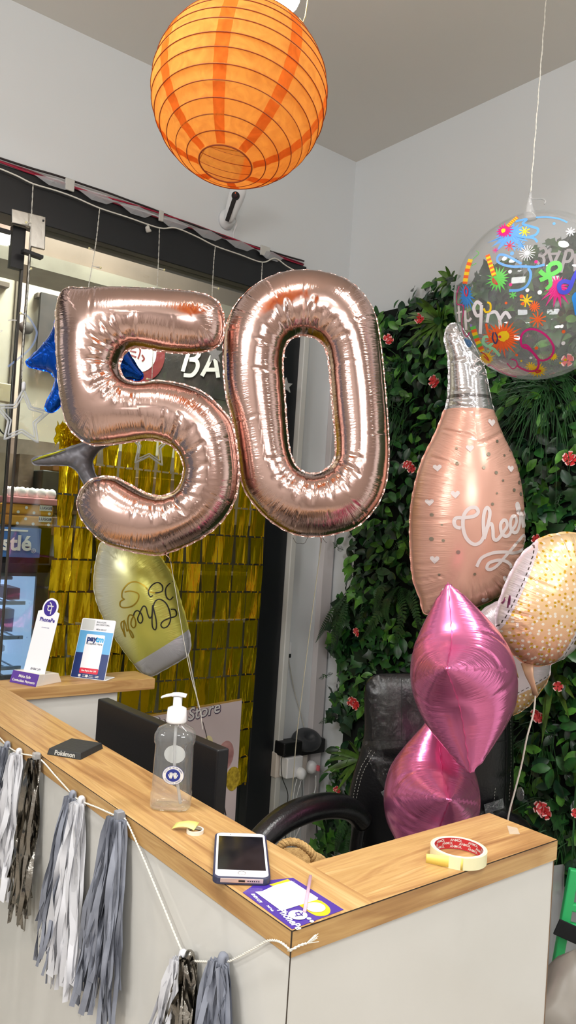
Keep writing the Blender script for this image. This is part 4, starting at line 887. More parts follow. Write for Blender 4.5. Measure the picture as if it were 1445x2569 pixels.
hk = ad(748, 46, 1.84); tube('hanging_cord', smooth_path([xf(ML_, [(0, 0, .2)])[0], ad(735, 60, 1.86), hk, ad(772, 0, 1.84), (ad(772, 0, 1.84)[0]+.01, ad(772, 0, 1.84)[1], CEIL)], 5), .0014, mat('cord_yellow', (196, 170, 110), .6), ln)
# ---------------------------------------------------------------- security camera on the lintel wall
cp = oy(566, 552, YW); cm_ = thing('security_camera', 'white bullet security camera with black face on the wall above the door', 'camera', cp)
CW = mat('camera_white', (226, 228, 230), .3)
def cpx(u, v, y): return oy(u, v, y)
MCm = frame(cp, (1, 0, 0), (0, -1, 0), (0, 0, 1))
bs = [(0.0, -.001), (.036, -.001), (.036, .012), (.030, .03), (.022, .045), (.0, .05)]
MB().lathe(bs, 28, M=frame(cp, (1, 0, 0), (0, 0, 1), (0, -1, 0)), sy=1.15).build('wall_base', CW, cm_, smooth=True)
h0, h1 = cpx(577, 540, YW-.06), cpx(598, 480, YW-.12); dv_ = unit(h1-h0)
side = unit(np.cross(dv_, FW)); nf = np.cross(side, dv_); nf = nf if nf@FW < 0 else -nf
mid_ = (h0+h1)/2; MHd = frame(mid_, side, nf, dv_)
Lh = np.linalg.norm(h1-h0)/2+.03
V_, F_ = [], []
pr = [(.006, .006, -Lh), (.018, .012, -Lh*.93), (.025, .017, -Lh*.6), (.031, .020, 0), (.034, .022, Lh*.5), (.032, .021, Lh*.82), (.020, .013, Lh*.97), (.004, .004, Lh)]
hd_ = MB().lathe([(1, 0)]*2, 4, M=MHd) if 0 else MB()
n_ = 28
for rx, ry, z_ in pr:
    for j in range(n_): t = 2*pi*j/n_; V_.append((rx*cos(t), ry*sin(t), z_))
for i in range(len(pr)-1):
    for j in range(n_): F_.append((i*n_+j, i*n_+(j+1) % n_, (i+1)*n_+(j+1) % n_, (i+1)*n_+j))
hd_.add(V_, F_+[tuple(range(n_))[::-1], tuple((len(pr)-1)*n_+j for j in range(n_))], M=MHd).build('body', CW, cm_, smooth=True, sub=1)
kf = [(.014*cos(t)*1.2, Lh*.42+.017*sin(t)) for t in np.linspace(-pi*.32, pi*1.32, 20)]
kf = kf+[(-.0085, -Lh*.9), (.0075, -Lh*.9)]
MKf = MHd@Matrix(((1, 0, 0, 0), (0, 0, 1, .0175), (0, 1, 0, 0), (0, 0, 0, 1)))
MB().prism(kf, 0, .0045, M=MKf).build('black_face', mat('camera_black', (24, 22, 24), .15), cm_, bevel=.001)
MB().lathe([(.009, .0045), (.0095, .006), (.007, .0068), (0, .0068)], 20, cap=False, M=MKf@Matrix.Translation((0, Lh*.42, 0))).build('lens', mat('lens_dark', (48, 26, 28), .1), cm_, smooth=True)
MB().sphere((.004, Lh*.42+.010, .0055), .0018, 8, M=MKf).build('status_light', emis('red_led', (255, 90, 50), 3), cm_, smooth=True)
tube('antenna', [xf(MHd, [(.006, .02, Lh*.75)])[0], xf(MHd, [(.012, .022, Lh*1.02)])[0]], .0018, BLK, cm_)
tube('cable', smooth_path([cpx(590, 545, YW-.05), cpx(594, 560, YW-.04), cpx(590, 572, YW-.03), cpx(585, 590, YW-.014), cpx(587, 606, YW-.012)], 6), [.002]*7+[.0055]*6+[.0035]*12, CW, cm_)
box('cable_tape', cpx(584, 620, YW-.008)-[0.001, .002, 0], cpx(592, 606, YW-.008)+[0, .002, 0], mat('tape_pale_yellow', (206, 200, 120), .5), cm_)
# ---------------------------------------------------------------- wires and string lights along the lintel
wl = thing('lintel_cables', 'bundle of red and black cables taped along the top of the black lintel', 'cable', (1.2, YW-.02, 2.78))
r4 = random.Random(9)
for k_, (c_, r_, dz) in enumerate((((160, 30, 60), .0035, .012), ((40, 34, 36), .004, .020), ((120, 26, 48), .003, .004))):
    P_ = []
    for i in range(26): x = -.2+i*.095; P_.append((x, YW-.016-.006*r4.random(), BT-.006+dz+.007*sin(x*5+k_*2)+.003*r4.random()))
    tube('cable', smooth_path(P_, 4), r_, mat('cable_%d' % k_, c_, .4), wl)
CT = mat('clear_tape_shine', (190, 192, 196), .12, Alpha=.55)
for (x_, w_) in ((1.06, .035), (1.44, .02), (1.93, .05)):
    box('tape_piece', (x_, YW-.03, BT-.02), (x_+w_, YW-.022, BT+.022), mat('tape_dull', (200, 200, 194), .4), wl, bevel=.003)
plx = MB()
for i in range(7):
    x = .95+i*.16; r_ = r4.random()*.01; plx.add([(x, YW-.024, BT-.004), (x+.05, YW-.032, BT-.026-r_), (x+.11, YW-.03, BT-.024-r_), (x+.15, YW-.024, BT-.002), (x+.08, YW-.034, BT+.006)], [(0, 1, 4), (1, 2, 4), (2, 3, 4)])
plx.build('loose_film', CT, wl)
tg = tube('white_rag', smooth_path([oy(372, 562, YW-.03), oy(370, 572, YW-.035), oy(374, 582, YW-.03)], 4), [.004]*3+[.009]*3+[.011]*3, mat('rag_white', (206, 204, 196), .7), wl, flat=.3)
slt = thing('string_lights', 'white curtain string lights with small warm bulbs and clear star lamps over the glass', 'string lights', (1.4, YW-.04, 2.7))
SW = mat('string_white', (224, 222, 212), .5); BULB = mat('led_warm', (240, 232, 178), .3)
yS = YW-.034
CLR = glassy('clear_acrylic', (240, 244, 250), 1, 1.5, .05, .42)
top_ = [(-10, 419), (40, 440), (83, 461), (140, 478), (190, 496), (250, 522), (320, 545), (400, 572), (440, 572), (490, 592), (540, 617), (600, 638), (658, 658), (690, 648), (720, 668), (760, 690)]
tube('main_wire', smooth_path([oy(*a, yS) for a in top_], 5), .0028, SW, slt)
STK = [(83, 461, [(78, 560), (71, 700), (64, 790), (58, 860), (55, 950)], [(66, 558, -1), (78, 674, 1), (52, 786, -1)]),
       (250, 523, [(243, 590), (236, 640), (229, 680), (222, 722), (219, 780)], [(224, 623, -1), (252, 672, 1)]),
       (400, 573, [(398, 640), (394, 720), (388, 800), (384, 884), (381, 952)], [(412, 677, 1), (369, 951, -1)]),
       (540, 617, [(536, 660), (533, 720), (531, 770), (528, 840), (524, 866)], [(548, 724, 1)]),
       (658, 658, [(656, 700), (652, 780), (645, 830)], [])]
for (u, v, P_, bs_) in STK:
    pts = smooth_path([oy(u, v, yS)]+[oy(*a, yS+.006) for a in P_], 12)
    a_ = np.arange(len(pts)); w2 = MB()
    for ph0 in (0, pi): w2.tube(pts+np.stack([.0014*np.cos(a_*1.3+ph0), .0014*np.sin(a_*1.3+ph0), a_*0], 1), .0009, 5)
    w2.build('drop_wire', SW, slt, smooth=True)
    for (bu, bv, sg) in bs_:
        j = np.argmin([abs(p[2]-oy(bu, bv, yS)[2]) for p in pts]); a = pts[j]; b = oy(bu, bv, yS)
        bb = MB().tube([a, (a+b)/2, b], [.0016, .0024, .003], 8).build('bulb_holder', SW, slt, smooth=True)
        MB().sphere(b, .0045, 10).build('bulb', BULB, slt, smooth=True)
def star_pts(R, r, rot=pi/2): return [((R if i % 2 == 0 else r)*cos(rot+i*pi/5), (R if i % 2 == 0 else r)*sin(rot+i*pi/5)) for i in range(10)]
def star_lamp(u, v, R, rot=0, glitter=False):
    c_ = oy(u, v, YW-.085); Mx_ = frame(c_, (cos(rot), 0, sin(rot)), (-sin(rot), 0, cos(rot)), (0, -1, 0)); mb = MB()
    if glitter: return MB().prism(star_pts(R, R*.42), -.003, .003, M=Mx_).build('glitter_star', mat('glitter', (206, 206, 206), .3, .5, bump=(300, 1)), slt)
    for (R_, r_, k_) in ((R, R*.5, .0038), (R*.80, R*.40, .0028)): mb.tube(xf(Mx_, [(x, y, 0) for x, y in resample(star_pts(R_, r_), .006)]), k_, 8, closed=True)
    o = mb.build('star_lamp', CLR, slt, smooth=True)
    MB().lathe([(.006, R*.95), (.007, R*1.05), (.007, R*1.2), (.003, R*1.25)], 12, M=Mx_@Matrix.Rotation(-pi/2, 4, 'X')).build('lamp_cap', WPL, slt, smooth=True); return o
star_lamp(56, 1048, .098, .03); star_lamp(376, 1112, .098, .02); star_lamp(538, 888, .042, .15, True); star_lamp(718, 968, .035, .1, True)
for a in ((718, 897), (440, 1012)): b = oy(*a, yS); MB().tube([b-[.02, 0, 0], b], .0022, 8).build('bulb', SW, slt, smooth=True)
# clear tape loop, with bluish glass reflections painted as strips
tp_ = thing('tape_reflection_strip', 'loose arc of clear tape with painted bluish reflections on the glass above the star lamp', 'tape', oy(80, 840, YW))
mb = MB(); ribbon(mb, [(58, 786), (72, 796), (88, 822), (92, 838), (84, 862), (70, 880), (52, 895), (20, 920)], 5, lambda u, v: tuple(oy(u, v, YW+.026))); mb.build('strip', mat('tape_reflection_blue', (150, 175, 226), .1, Alpha=.55), tp_)
for (a, b) in (((20, 804), (42, 804)), ((0, 832), (6, 828))): mb = MB(); ribbon(mb, [a, ((a[0]+b[0])/2, a[1]-1), b], 3, lambda u, v: tuple(oy(u, v, YW+.024))); mb.build('strip', mat('tape_clear_white', (226, 226, 226), .1, Alpha=.7), tp_)
# ---------------------------------------------------------------- gold shimmer curtain
gm = bpy.data.materials.new('gold_film'); gm.use_nodes = True; nt = gm.node_tree; nt.nodes.remove(nt.nodes['Principled BSDF']); L_ = nt.links.new
g_ = nt.nodes.new('ShaderNodeBsdfGlossy'); g_.inputs[0].default_value = rgb(240, 208, 40); g_.inputs['Roughness'].default_value = .14
t_ = nt.nodes.new('ShaderNodeBsdfTransparent'); t_.inputs[0].default_value = rgb(226, 206, 10)
d_ = nt.nodes.new('ShaderNodeBsdfTranslucent'); d_.inputs[0].default_value = rgb(220, 186, 8)
m1_ = nt.nodes.new('ShaderNodeMixShader'); m1_.inputs[0].default_value = .42; m2_ = nt.nodes.new('ShaderNodeMixShader'); m2_.inputs[0].default_value = .46
tc = nt.nodes.new('ShaderNodeTexCoord'); n_ = nt.nodes.new('ShaderNodeTexNoise'); mp = nt.nodes.new('ShaderNodeMapping'); mp.inputs['Scale'].default_value = (60, 60, 5); n_.inputs['Scale'].default_value = 1; n_.inputs['Detail'].default_value = 2
bp = nt.nodes.new('ShaderNodeBump'); bp.inputs['Strength'].default_value = .7; bp.inputs['Distance'].default_value = .006
L_(tc.outputs['Object'], mp.inputs[0]); L_(mp.outputs[0], n_.inputs['Vector']); L_(n_.outputs[0], bp.inputs['Height']); L_(bp.outputs[0], g_.inputs['Normal'])
L_(t_.outputs[0], m1_.inputs[1]); L_(d_.outputs[0], m1_.inputs[2]); L_(m1_.outputs[0], m2_.inputs[1]); L_(g_.outputs[0], m2_.inputs[2]); L_(m2_.outputs[0], nt.nodes['Material Output'].inputs[0])
ct = thing('foil_curtain', 'gold foil shimmer curtain of rectangles hanging inside the glass', 'curtain', (1.58, YW-.05, 1.88))
CXs = 1.100; PIT_ = .0782; RP = .1165; ZT = 1.437+RP*4-.035; r5 = random.Random(4)
tube('top_rail', [(CXs+.155, YW-.045, ZT+RP+.004), (2.05, YW-.045, ZT+RP+.004)], .003, mat('tape_gold', (200, 170, 60), .3, .5), ct)
for c_ in range(12):
    mb = MB(); x0 = CXs+c_*PIT_; crump = c_ < 4
    zt_ = ZT+(RP if c_ > 1 else 0)
    for r_ in range(-1 if c_ > 1 else 0, 12):
        z1 = 1.437+RP*(4-r_)-.003 if r_ > (-1 if c_ > 1 else 0) else zt_; z0 = 1.437+RP*(3-r_)+.004; nx_, nz_ = 9, 7
        amp = r5.uniform(.004, .012)*(1.6 if crump else .75); ph0 = r5.uniform(0, 6); fr_q = r5.uniform(1.2, 2.6)*(1.6 if crump else 1); tl = r5.uniform(-.35, .35)*(1.2 if crump else 1); sh_ = r5.uniform(-.003, .003); nar = (r5.uniform(0, .012) if crump else r5.uniform(0, .004))
        V_ = []
        for i in range(nx_):
            for j in range(nz_):
                s, t = i/(nx_-1), j/(nz_-1); wv = amp*sin(ph0+s*fr_q*pi+t*1.2)*(.35+.65*t)
                xx = x0+.003+(PIT_-.006)*s+sh_*t+nar*(.5-s)*t*2; V_.append((xx, YW-.046+wv+tl*(s-.5)*PIT_*.5, z1*(1-t)+z0*t))
        mb.add(V_, [(i*nz_+j, (i+1)*nz_+j, (i+1)*nz_+j+1, i*nz_+j+1) for i in range(nx_-1) for j in range(nz_-1)])
        for xx in (x0+PIT_*.3, x0+PIT_*.75): mb.box((xx, YW-.047, z0-.008), (xx+.006, YW-.0465, z0+.002))
    mb.build('foil_strip', gm, ct, smooth=True)
# crumpled upper-left bunch
mb = MB()
for k_ in range(5):
    V_ = []; ph0 = r5.uniform(0, 6)
    for i in range(14):
        for j in range(12):
            s, t = i/13, j/11; p = oy(142+k_*14+26*s*(1-.3*t), 1062+55*t+(4*sin(s*9+ph0)), YW-.06); V_.append(p+[0, -.02*sin(s*7+ph0+t*3)-.01*sin(t*17+k_), .008*sin(s*13+t*5)])
    mb.add(V_, [(i*12+j, (i+1)*12+j, (i+1)*12+j+1, i*12+j+1) for i in range(13) for j in range(11)])
mb.build('crumpled_bunch', gm, ct, smooth=True)
# ---------------------------------------------------------------- artificial green wall
gwp = thing('green_wall', 'artificial green plant wall of ivy, ferns, grass and red flowers on the right wall', 'plant wall', (XW-.05, 1.6, .4))
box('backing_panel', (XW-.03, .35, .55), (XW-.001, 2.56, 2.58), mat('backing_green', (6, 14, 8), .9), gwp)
ng = np.random.RandomState(5)
def leafmat(name, c, rough=.36, tr=.1):
    return mat(name, c, rough, 0, var=(25, tuple(int(a*.62) for a in c)), Specular_IOR_Level=.5, Subsurface_Weight=0)
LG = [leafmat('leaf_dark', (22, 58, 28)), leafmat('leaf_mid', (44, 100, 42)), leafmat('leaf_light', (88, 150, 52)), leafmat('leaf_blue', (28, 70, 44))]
def leaf_t(outline, fold=.25, curl=.25):
    P = np.array(outline, float); n = len(P); V = [(x, y, fold*abs(x)-curl*y*y) for x, y in P]+[(0, .02, 0), (0, .55, -curl*.3)]
    a, b = n, n+1; Fc = []
    for i in range(n):
        j = (i+1) % n; m_ = (P[i][1]+P[j][1])/2; Fc.append((i, j, b if m_ > .3 else a))
    # bridge between a and b
    R_ = [i for i in range(n) if P[i][1] <= .3]; 
    return np.array(V), Fc
oval = [(0, 0), (.14, .14), (.25, .36), (.27, .58), (.18, .82), (0, 1.02), (-.18, .82), (-.27, .58), (-.25, .36), (-.14, .14)]
ivy = [(0, 0), (.22, -.14), (.42, -.02), (.36, .16), (.60, .34), (.34, .48), (.22, .66), (0, 1.02), (-.22, .66), (-.34, .48), (-.60, .34), (-.36, .16), (-.42, -.02), (-.22, -.14)]
def fan(outline, fold, curl):
    P = np.array(outline, float); n = len(P); V = [(x, y, fold*abs(x)-curl*y*y) for x, y in P]+[(0, y, -curl*y*y) for y in (.15, .4, .7)]
    Fc = []
    for i in range(n):
        j = (i+1) % n; my = (P[i][1]+P[j][1])/2; k_ = n+(0 if my < .28 else 1 if my < .58 else 2); Fc.append((i, j, k_))
        ki = n+(0 if P[i][1] < .28 else 1 if P[i][1] < .58 else 2)
    # fill between spine points and rim
    def kk(y): return n+(0 if y < .28 else 1 if y < .58 else 2)
    F2 = []
    for i in range(n):
        j = (i+1) % n; a, b = kk(P[i][1]), kk(P[j][1])
        F2.append((i, j, b))
        if a != b: F2.append((i, b, a))
    return np.array(V), F2
OV, IV = fan(oval, .35, .22), fan(ivy, .18, .30)
def basis(nrm, dr):
    nrm = nrm/np.linalg.norm(nrm, axis=1)[:, None]; dr = dr-nrm*(dr*nrm).sum(1)[:, None]; dr /= np.linalg.norm(dr, axis=1)[:, None]; sx = np.cross(dr, nrm); return sx, dr, nrm
def scatter(name, T, pos, nrm, dr, sc, mats, parent, mi=None, **kw):
    V0, F0 = T; sx, dy, nz = basis(nrm, dr); V = pos[:, None, :]+sc[:, None, None]*(V0[None, :, 0:1]*sx[:, None]+V0[None, :, 1:2]*dy[:, None]+V0[None, :, 2:3]*nz[:, None])
    n = len(V0); Fa = np.array([list(f)+[-1]*(4-len(f)) for f in F0]); N = len(pos)
    Fc = [tuple(int(q)+i*n for q in f) for i in range(N) for f in F0]
    mm = None if mi is None else np.repeat(mi, len(F0))
    o = obj(name, V.reshape(-1, 3), Fc, mats, parent, smooth=True, mi=mm, **kw); return o
def edge_keep(y, z):
    top = 2.60+.03*np.sin(y*9)+.05*np.clip((2.2-y), 0, .25)/.25; left = 2.60+.035*np.sin(z*7)+.03*np.sin(z*17)
    return (z < top) & (y < left) & (z > .20+.28*np.clip(2.5-y, 0, 1)+.05*np.sin(y*11))
N1 = 8200
y = ng.uniform(.35, 2.64, N1*2); z = ng.uniform(.18, 2.70, N1*2); k_ = edge_keep(y, z); y, z = y[k_][:N1], z[k_][:N1]
clump = np.sin(y*13+1.7*np.sin(z*6))*np.sin(z*11+2*np.sin(y*5)); dep = .025+ng.rand(len(y))*.075+.03*clump
pos = np.stack([XW-np.clip(dep, .015, .15), y, z], 1)
nr = np.stack([-1+0*y, ng.normal(0, .45, len(y)), ng.normal(.35, .45, len(y))], 1); dr = np.stack([-.35+ng.normal(0, .3, len(y)), ng.normal(0, .8, len(y)), ng.normal(-.35, .7, len(y))], 1)
isiv = (np.sin(y*7+2)+np.sin(z*6+y*3)) > .25
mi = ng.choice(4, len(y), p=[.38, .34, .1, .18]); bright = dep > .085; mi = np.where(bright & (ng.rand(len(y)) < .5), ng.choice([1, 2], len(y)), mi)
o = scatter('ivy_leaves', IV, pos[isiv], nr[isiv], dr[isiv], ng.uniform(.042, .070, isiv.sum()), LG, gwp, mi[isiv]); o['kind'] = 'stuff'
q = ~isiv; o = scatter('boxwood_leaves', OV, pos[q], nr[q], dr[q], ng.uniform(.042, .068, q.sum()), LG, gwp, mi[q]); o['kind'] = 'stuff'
def gw(u, v, off=.09): return ox(u, v, XW-off)
# hanging fern fronds
FM = leafmat('fern_green', (46, 88, 44), .5)
def frond(mb, P, w, n=26):
    P = smooth_path(P, 8); P = resample(P, np.sum(np.linalg.norm(np.diff(P, axis=0), axis=1))/n, closed=False); T = np.gradient(P, axis=0); T /= np.linalg.norm(T, axis=1)[:, None]
    mb.tube(P, .0012, 5)
    for i in range(1, len(P)-1):
        s = i/(len(P)-1); L = w*(sin(pi*min(1, s*.9+.12))**.7)*(1-.35*s); side = np.cross(T[i], [-1, 0, .2]); side /= np.linalg.norm(side); hw = .0055*(w/.035)
        for sg in (-1, 1):
            d = side*sg*.93+T[i]*.38; d /= np.linalg.norm(d); t = T[i]; a = P[i]; up = np.array([-.25, 0, -.1])*L*.5
            mb.add([a-t*hw*.7, a+t*hw*.7, a+d*L*.6+t*hw+up*.2, a+d*L+up*.6, a+d*L*.6-t*hw+up*.2], [(0, 1, 2, 4), (4, 2, 3)])
FR = [((872, 1490), [(840, 1530), (812, 1575), (792, 1612)]), ((872, 1490), [(845, 1545), (838, 1600), (828, 1650)]), ((872, 1490), [(862, 1540), (850, 1590), (842, 1625)]), ((905, 1500), [(908, 1540), (905, 1590)]),
      ((1000, 1470), [(975, 1500), (968, 1540), (985, 1582)]), ((1000, 1470), [(950, 1540), (925, 1580), (905, 1605)]), ((1000, 1470), [(1010, 1530), (1000, 1590), (985, 1640)]), ((1010, 1480), [(1035, 1510), (1050, 1560), (1058, 1600)]), ((985, 1455), [(960, 1470), (945, 1520), (935, 1560)]),
      ((880, 2030), [(862, 2070), (848, 2110), (840, 2160)]), ((884, 2040), [(880, 2090), (872, 2140), (868, 2190)]), ((862, 1380), [(845, 1372), (835, 1360)]), ((835, 1690), [(815, 1696), (800, 1702)]), ((840, 1800), [(818, 1806), (800, 1815)]), ((1030, 1350), [(1000, 1365), (975, 1390)]), ((1310, 1010), [(1290, 1040), (1275, 1080)]), ((1410, 1230), [(1400, 1260), (1390, 1290)]), ((980, 1380), [(965, 1400), (955, 1430)]), ((1380, 1600), [(1370, 1640), (1365, 1690)])]
for (a, Ps) in FR:
    n_ = len(Ps); mb = MB(); frond(mb, [gw(*a, .07)]+[gw(*p, .10+.05*sin(pi*(i+1)/n_)) for i, p in enumerate(Ps)], .034 if n_ > 2 else .02, 26 if n_ > 2 else 12); mb.build('fern_frond', FM, gwp)
# spiky broad-leaf clumps
DM = leafmat('spiky_green', (84, 124, 42), .4)
def blade(mb, p0, d, L, w, droop=.3, k=0, n=6):
    d = unit(d); side = unit(np.cross(d, [-1, 0, .3])); V = []
    for i in range(n+1):
        s = i/n; ww = w*sin(pi*min(1, .12+s*.88))**.8 if i < n else .0005; c_ = p0+d*L*s+np.array([0, 0, -droop*L*s*s]); mid = np.array([.2*ww, 0, 0])
        V += [c_-side*ww, c_+mid, c_+side*ww]
    mb.add(V, [(3*i+j, 3*i+j+1, 3*i+4+j, 3*i+3+j) for i in range(n) for j in (0, 1)], k)
r6 = random.Random(11)
for (u, v, R, n_) in ((1105, 806, .15, 22), (905, 1905, .15, 16), (1385, 1700, .17, 18), (1060, 1310, .07, 9), (1130, 700, .07, 8)):
    mb = MB(); c_ = gw(u, v, .08)
    for i in range(n_):
        a = 2*pi*i/n_+r6.uniform(-.2, .2); a += .2; blade(mb, c_, np.array([-.45-r6.random()*.5, cos(a), sin(a)*.9]), R*r6.uniform(.75, 1.1), .011, .25, 0)
    mb.build('spiky_clump', DM, gwp, smooth=True)
# grass tufts
GM = leafmat('grass_green', (40, 86, 42), .45)
for (u, v, R, n_, bias) in ((1005, 1010, .15, 80, (.3, -.2)), (1370, 960, .24, 150, (-.3, -.3)), (1000, 930, .10, 40, (.2, .1)), (1150, 640, .0, 0, 0), (1360, 1830, .13, 40, (0, -.4)), (1400, 2050, .12, 30, (0, -.4)), (930, 1750, .07, 20, (0, -.2))):
    if not n_: continue
    mb = MB(); c_ = gw(u, v, .06)
    for i in range(n_):
        a = r6.uniform(0, 2*pi); p = c_+np.array([0, r6.uniform(-.06, .06), r6.uniform(-.06, .06)])
        blade(mb, p, np.array([-.5-r6.random()*.4, cos(a)+bias[0], sin(a)+bias[1]]), R*r6.uniform(.6, 1.15), .0018, r6.uniform(.2, .8), 0, 7)
    g_o = mb.build('grass_tuft', GM, gwp, smooth=True); g_o['kind'] = 'stuff'
mb = MB(); [blade(mb, gw(1445, 1960, .1), np.array([-.5, cos(a), sin(a)]), .2, .0035, .6) for a in (3.4, 3.9, 4.4)]; mb.build('grass_tuft', GM, gwp, smooth=True)
# flowers: five-petalled red blooms edged white
PR, PW_, PC = mat('petal_red', (186, 26, 34), .5, var=(60, (214, 62, 62))), mat('petal_edge', (232, 190, 186), .5), mat('flower_core', (160, 30, 30), .6)
FLW = [(1087, 955, .026, 2), (972, 848, .022, 2), (1050, 797, .022, 2), (1027, 1168, .022, 3), (1428, 1148, .026, 2), (1362, 2030, .026, 3), (893, 1583, .016, 2), (888, 1762, .024, 3), (1400, 1722, .02, 1), (1345, 1792, .022, 2), (1425, 905, .026, 1), (846, 1978, .013, 3), (1345, 1352, .02, 1), (1445, 2040, .018, 1), (1435, 1390, .02, 1), (935, 1840, .0, 0)]
for (u, v, R, n_) in FLW:
    R *= .82
    for q in range(n_):
        c_ = gw(u+q*R*330*(1 if q % 2 else -.6), v+q*R*380*(.6 if q % 2 else -.7)+(q*4), .135); nr_ = unit(np.array([-1, r6.uniform(-.7, .2), r6.uniform(-.2, .5)])); sx = unit(np.cross([0, 0, 1], nr_)); sy = np.cross(nr_, sx); Mf = frame(c_, sx, sy, nr_)
        fb = MB()
        for j in range(5):
            a = 2*pi*j/5+r6.random()*.25; V_ = []
            for (rr, ww, hh) in ((.1, .12, .05), (.5, .30, .10), (.86, .44, .16), (1.05, .28, .24)):
                for s_ in (-1, 0, 1): V_.append(((rr*cos(a)-s_*ww*sin(a))*R, (rr*sin(a)+s_*ww*cos(a))*R, (hh+.06*abs(s_))*R))
            fb.add(V_, [(3*i+k, 3*i+k+1, 3*i+k+4, 3*i+k+3) for i in range(2) for k in (0, 1)], 0, Mf); fb.add(V_[6:], [(0, 1, 4, 3), (1, 2, 5, 4)], 1, Mf)
        fb.sphere((0, 0, .12*R), .16*R, 8, 2, M=Mf); fb.build('flower', [PR, PW_, PC], gwp, smooth=True)
# ---------------------------------------------------------------- sockets, cables and adapter by the pillar
sb = thing('switch_board', 'white wall box of sockets crowded with plugs beside the black door frame', 'socket box', oy(720, 1920, YW))
IV_ = mat('ivory_plastic', (226, 216, 206), .45)
def bxp(u0, v0, u1, v1, y0, y1, m, name, par, **kw):
    a, b = oy(u0, v0, y0), oy(u1, v1, y0); return box(name, (min(a[0], b[0]), y0, min(a[2], b[2])), (max(a[0], b[0]), y1, max(a[2], b[2])), m, par, **kw)
bxp(694, 1890, 770, 1938, YW-.052, YW-.002, IV_, 'back_box', sb, bevel=.004)
ps = thing('travel_adapter', 'white cube adapter with an orange side plugged in the wall box', 'adapter', oy(735, 1930, YW-.08))
bxp(722, 1903, 758, 1948, YW-.11, YW-.055, WPL, 'cube', ps, bevel=.005)
a = oy(716, 1904, YW-.11); b = oy(731, 1950, YW-.11)
xl = oy(722, 1920, YW-.11)[0]
box('orange_panel', (xl-.0015, YW-.108, oy(722, 1948, YW-.11)[2]+.006), (xl-.0003, YW-.060, oy(722, 1903, YW-.11)[2]-.006), mat('amber', (204, 122, 20), .3, var=(40, (150, 80, 16))), ps)
def plug(u, v, y, r, lab, seed):
    c_ = oy(u, v, y); t = thing('plug', lab, 'plug', c_); MB().lathe([(r*.8, 0), (r, .006), (r, .02), (r*.75, .035), (0, .037)], 24, M=frame(c_, (1, 0, 0), (0, 0, 1), (0, -1, 0)), sy=1.25).build('body', WPL, t, smooth=True)
    return t, c_
p1_, pc1 = plug(750, 1938, YW-.112, .021, 'rounded white plug on the front of the cube adapter', 1); p2_, pc2 = plug(776, 1922, YW-.06, .024, 'round white plug at the right end of the wall box', 2)
MB().box(pc2+[.012, -.05, -.012], pc2+[.02, -.02, .012]).build('red_mark', mat('pink_mark', (226, 110, 120), .5), p2_)
pad = thing('power_brick', 'black power brick lying on the wall box', 'power adapter', oy(735, 1880, YW-.06)); bxp(714, 1866, 758, 1894, YW-.10, YW-.03, BP, 'case', pad, bevel=.006)
rt2 = thing('router', 'dark grey rounded device mounted above the sockets', 'device', oy(775, 1850, YW-.05))
c_ = oy(776, 1848, YW-.075); MR_ = frame(c_, (1, 0, 0), (0, 0, 1), (0, -1, 0))
DGY = mat('device_grey', (58, 60, 64), .45)
MB().lathe([(.001, -.052), (.062, -.05), (.078, -.03), (.074, -.012), (.045, .002), (.028, 0), (.02, -.012), (.001, -.014)], 36, M=frame(c_, (1, 0, 0), (0, -.75, -.66), unit((0, -.66, .75))), sy=.75).build('shell', DGY, rt2, smooth=True)
bxp(760, 1862, 815, 1887, YW-.07, YW-.001, mat('wall_bracket_black', (18, 18, 20), .6), 'bracket', rt2, bevel=.004)
def wire(name, P, r, m, lab, cat='cable'):
    return tag(tube(name, smooth_path([oy(*p) for p in P], 8), r, m), lab, cat)
wire('black_cable', [(716, 1892, YW-.11), (706, 1905, YW-.12), (708, 1950, YW-.10), (722, 1992, YW-.08), (718, 2040, YW-.07), (716, 2140, YW-.06)], .0018, BLK, 'thin black cable looping down left of the cube adapter')
wire('black_cable', [(757, 1950, YW-.07), (758, 1990, YW-.06), (757, 2040, YW-.06), (790, 2060, YW-.06), (796, 2110, YW-.05), (780, 2170, YW-.05)], .0018, BLK, 'thin black cable hanging straight below the plug')
wire('white_cable', [(792, 1946, YW-.1), (792, 1975, YW-.09), (783, 2005, YW-.09), (760, 2060, YW-.08), (728, 2130, YW-.07)], .0032, WPL, 'thick white cable curving down from the right plug')
wire('white_cable', [(745, 1955, YW-.12), (738, 1985, YW-.11), (733, 2040, YW-.1), (728, 2110, YW-.09)], .0018, WPL, 'left one of the two thin white cables under the cube adapter')
wire('white_cable', [(756, 1958, YW-.12), (748, 1985, YW-.11), (742, 2020, YW-.1), (738, 2110, YW-.09)], .0018, WPL, 'right one of the two thin white cables under the cube adapter')
mi_ = thing('mini_socket', 'small white wall socket with a black plug on the white pillar', 'socket', oy(722, 1625, YW)); bxp(711, 1613, 731, 1641, YW-.04, YW-.001, WPL, 'plate', mi_, bevel=.004); bxp(714, 1641, 730, 1650, YW-.035, YW-.012, BLK, 'plug_body', mi_, bevel=.001)
wire('white_cable', [(724, 1648, YW-.02), (727, 1672, YW-.012), (740, 1740, YW-.01), (757, 1800, YW-.01), (765, 1835, YW-.02)], .0022, mat('cable_cream', (200, 196, 186), .5), 'cream cable from the small socket slanting down to the device')
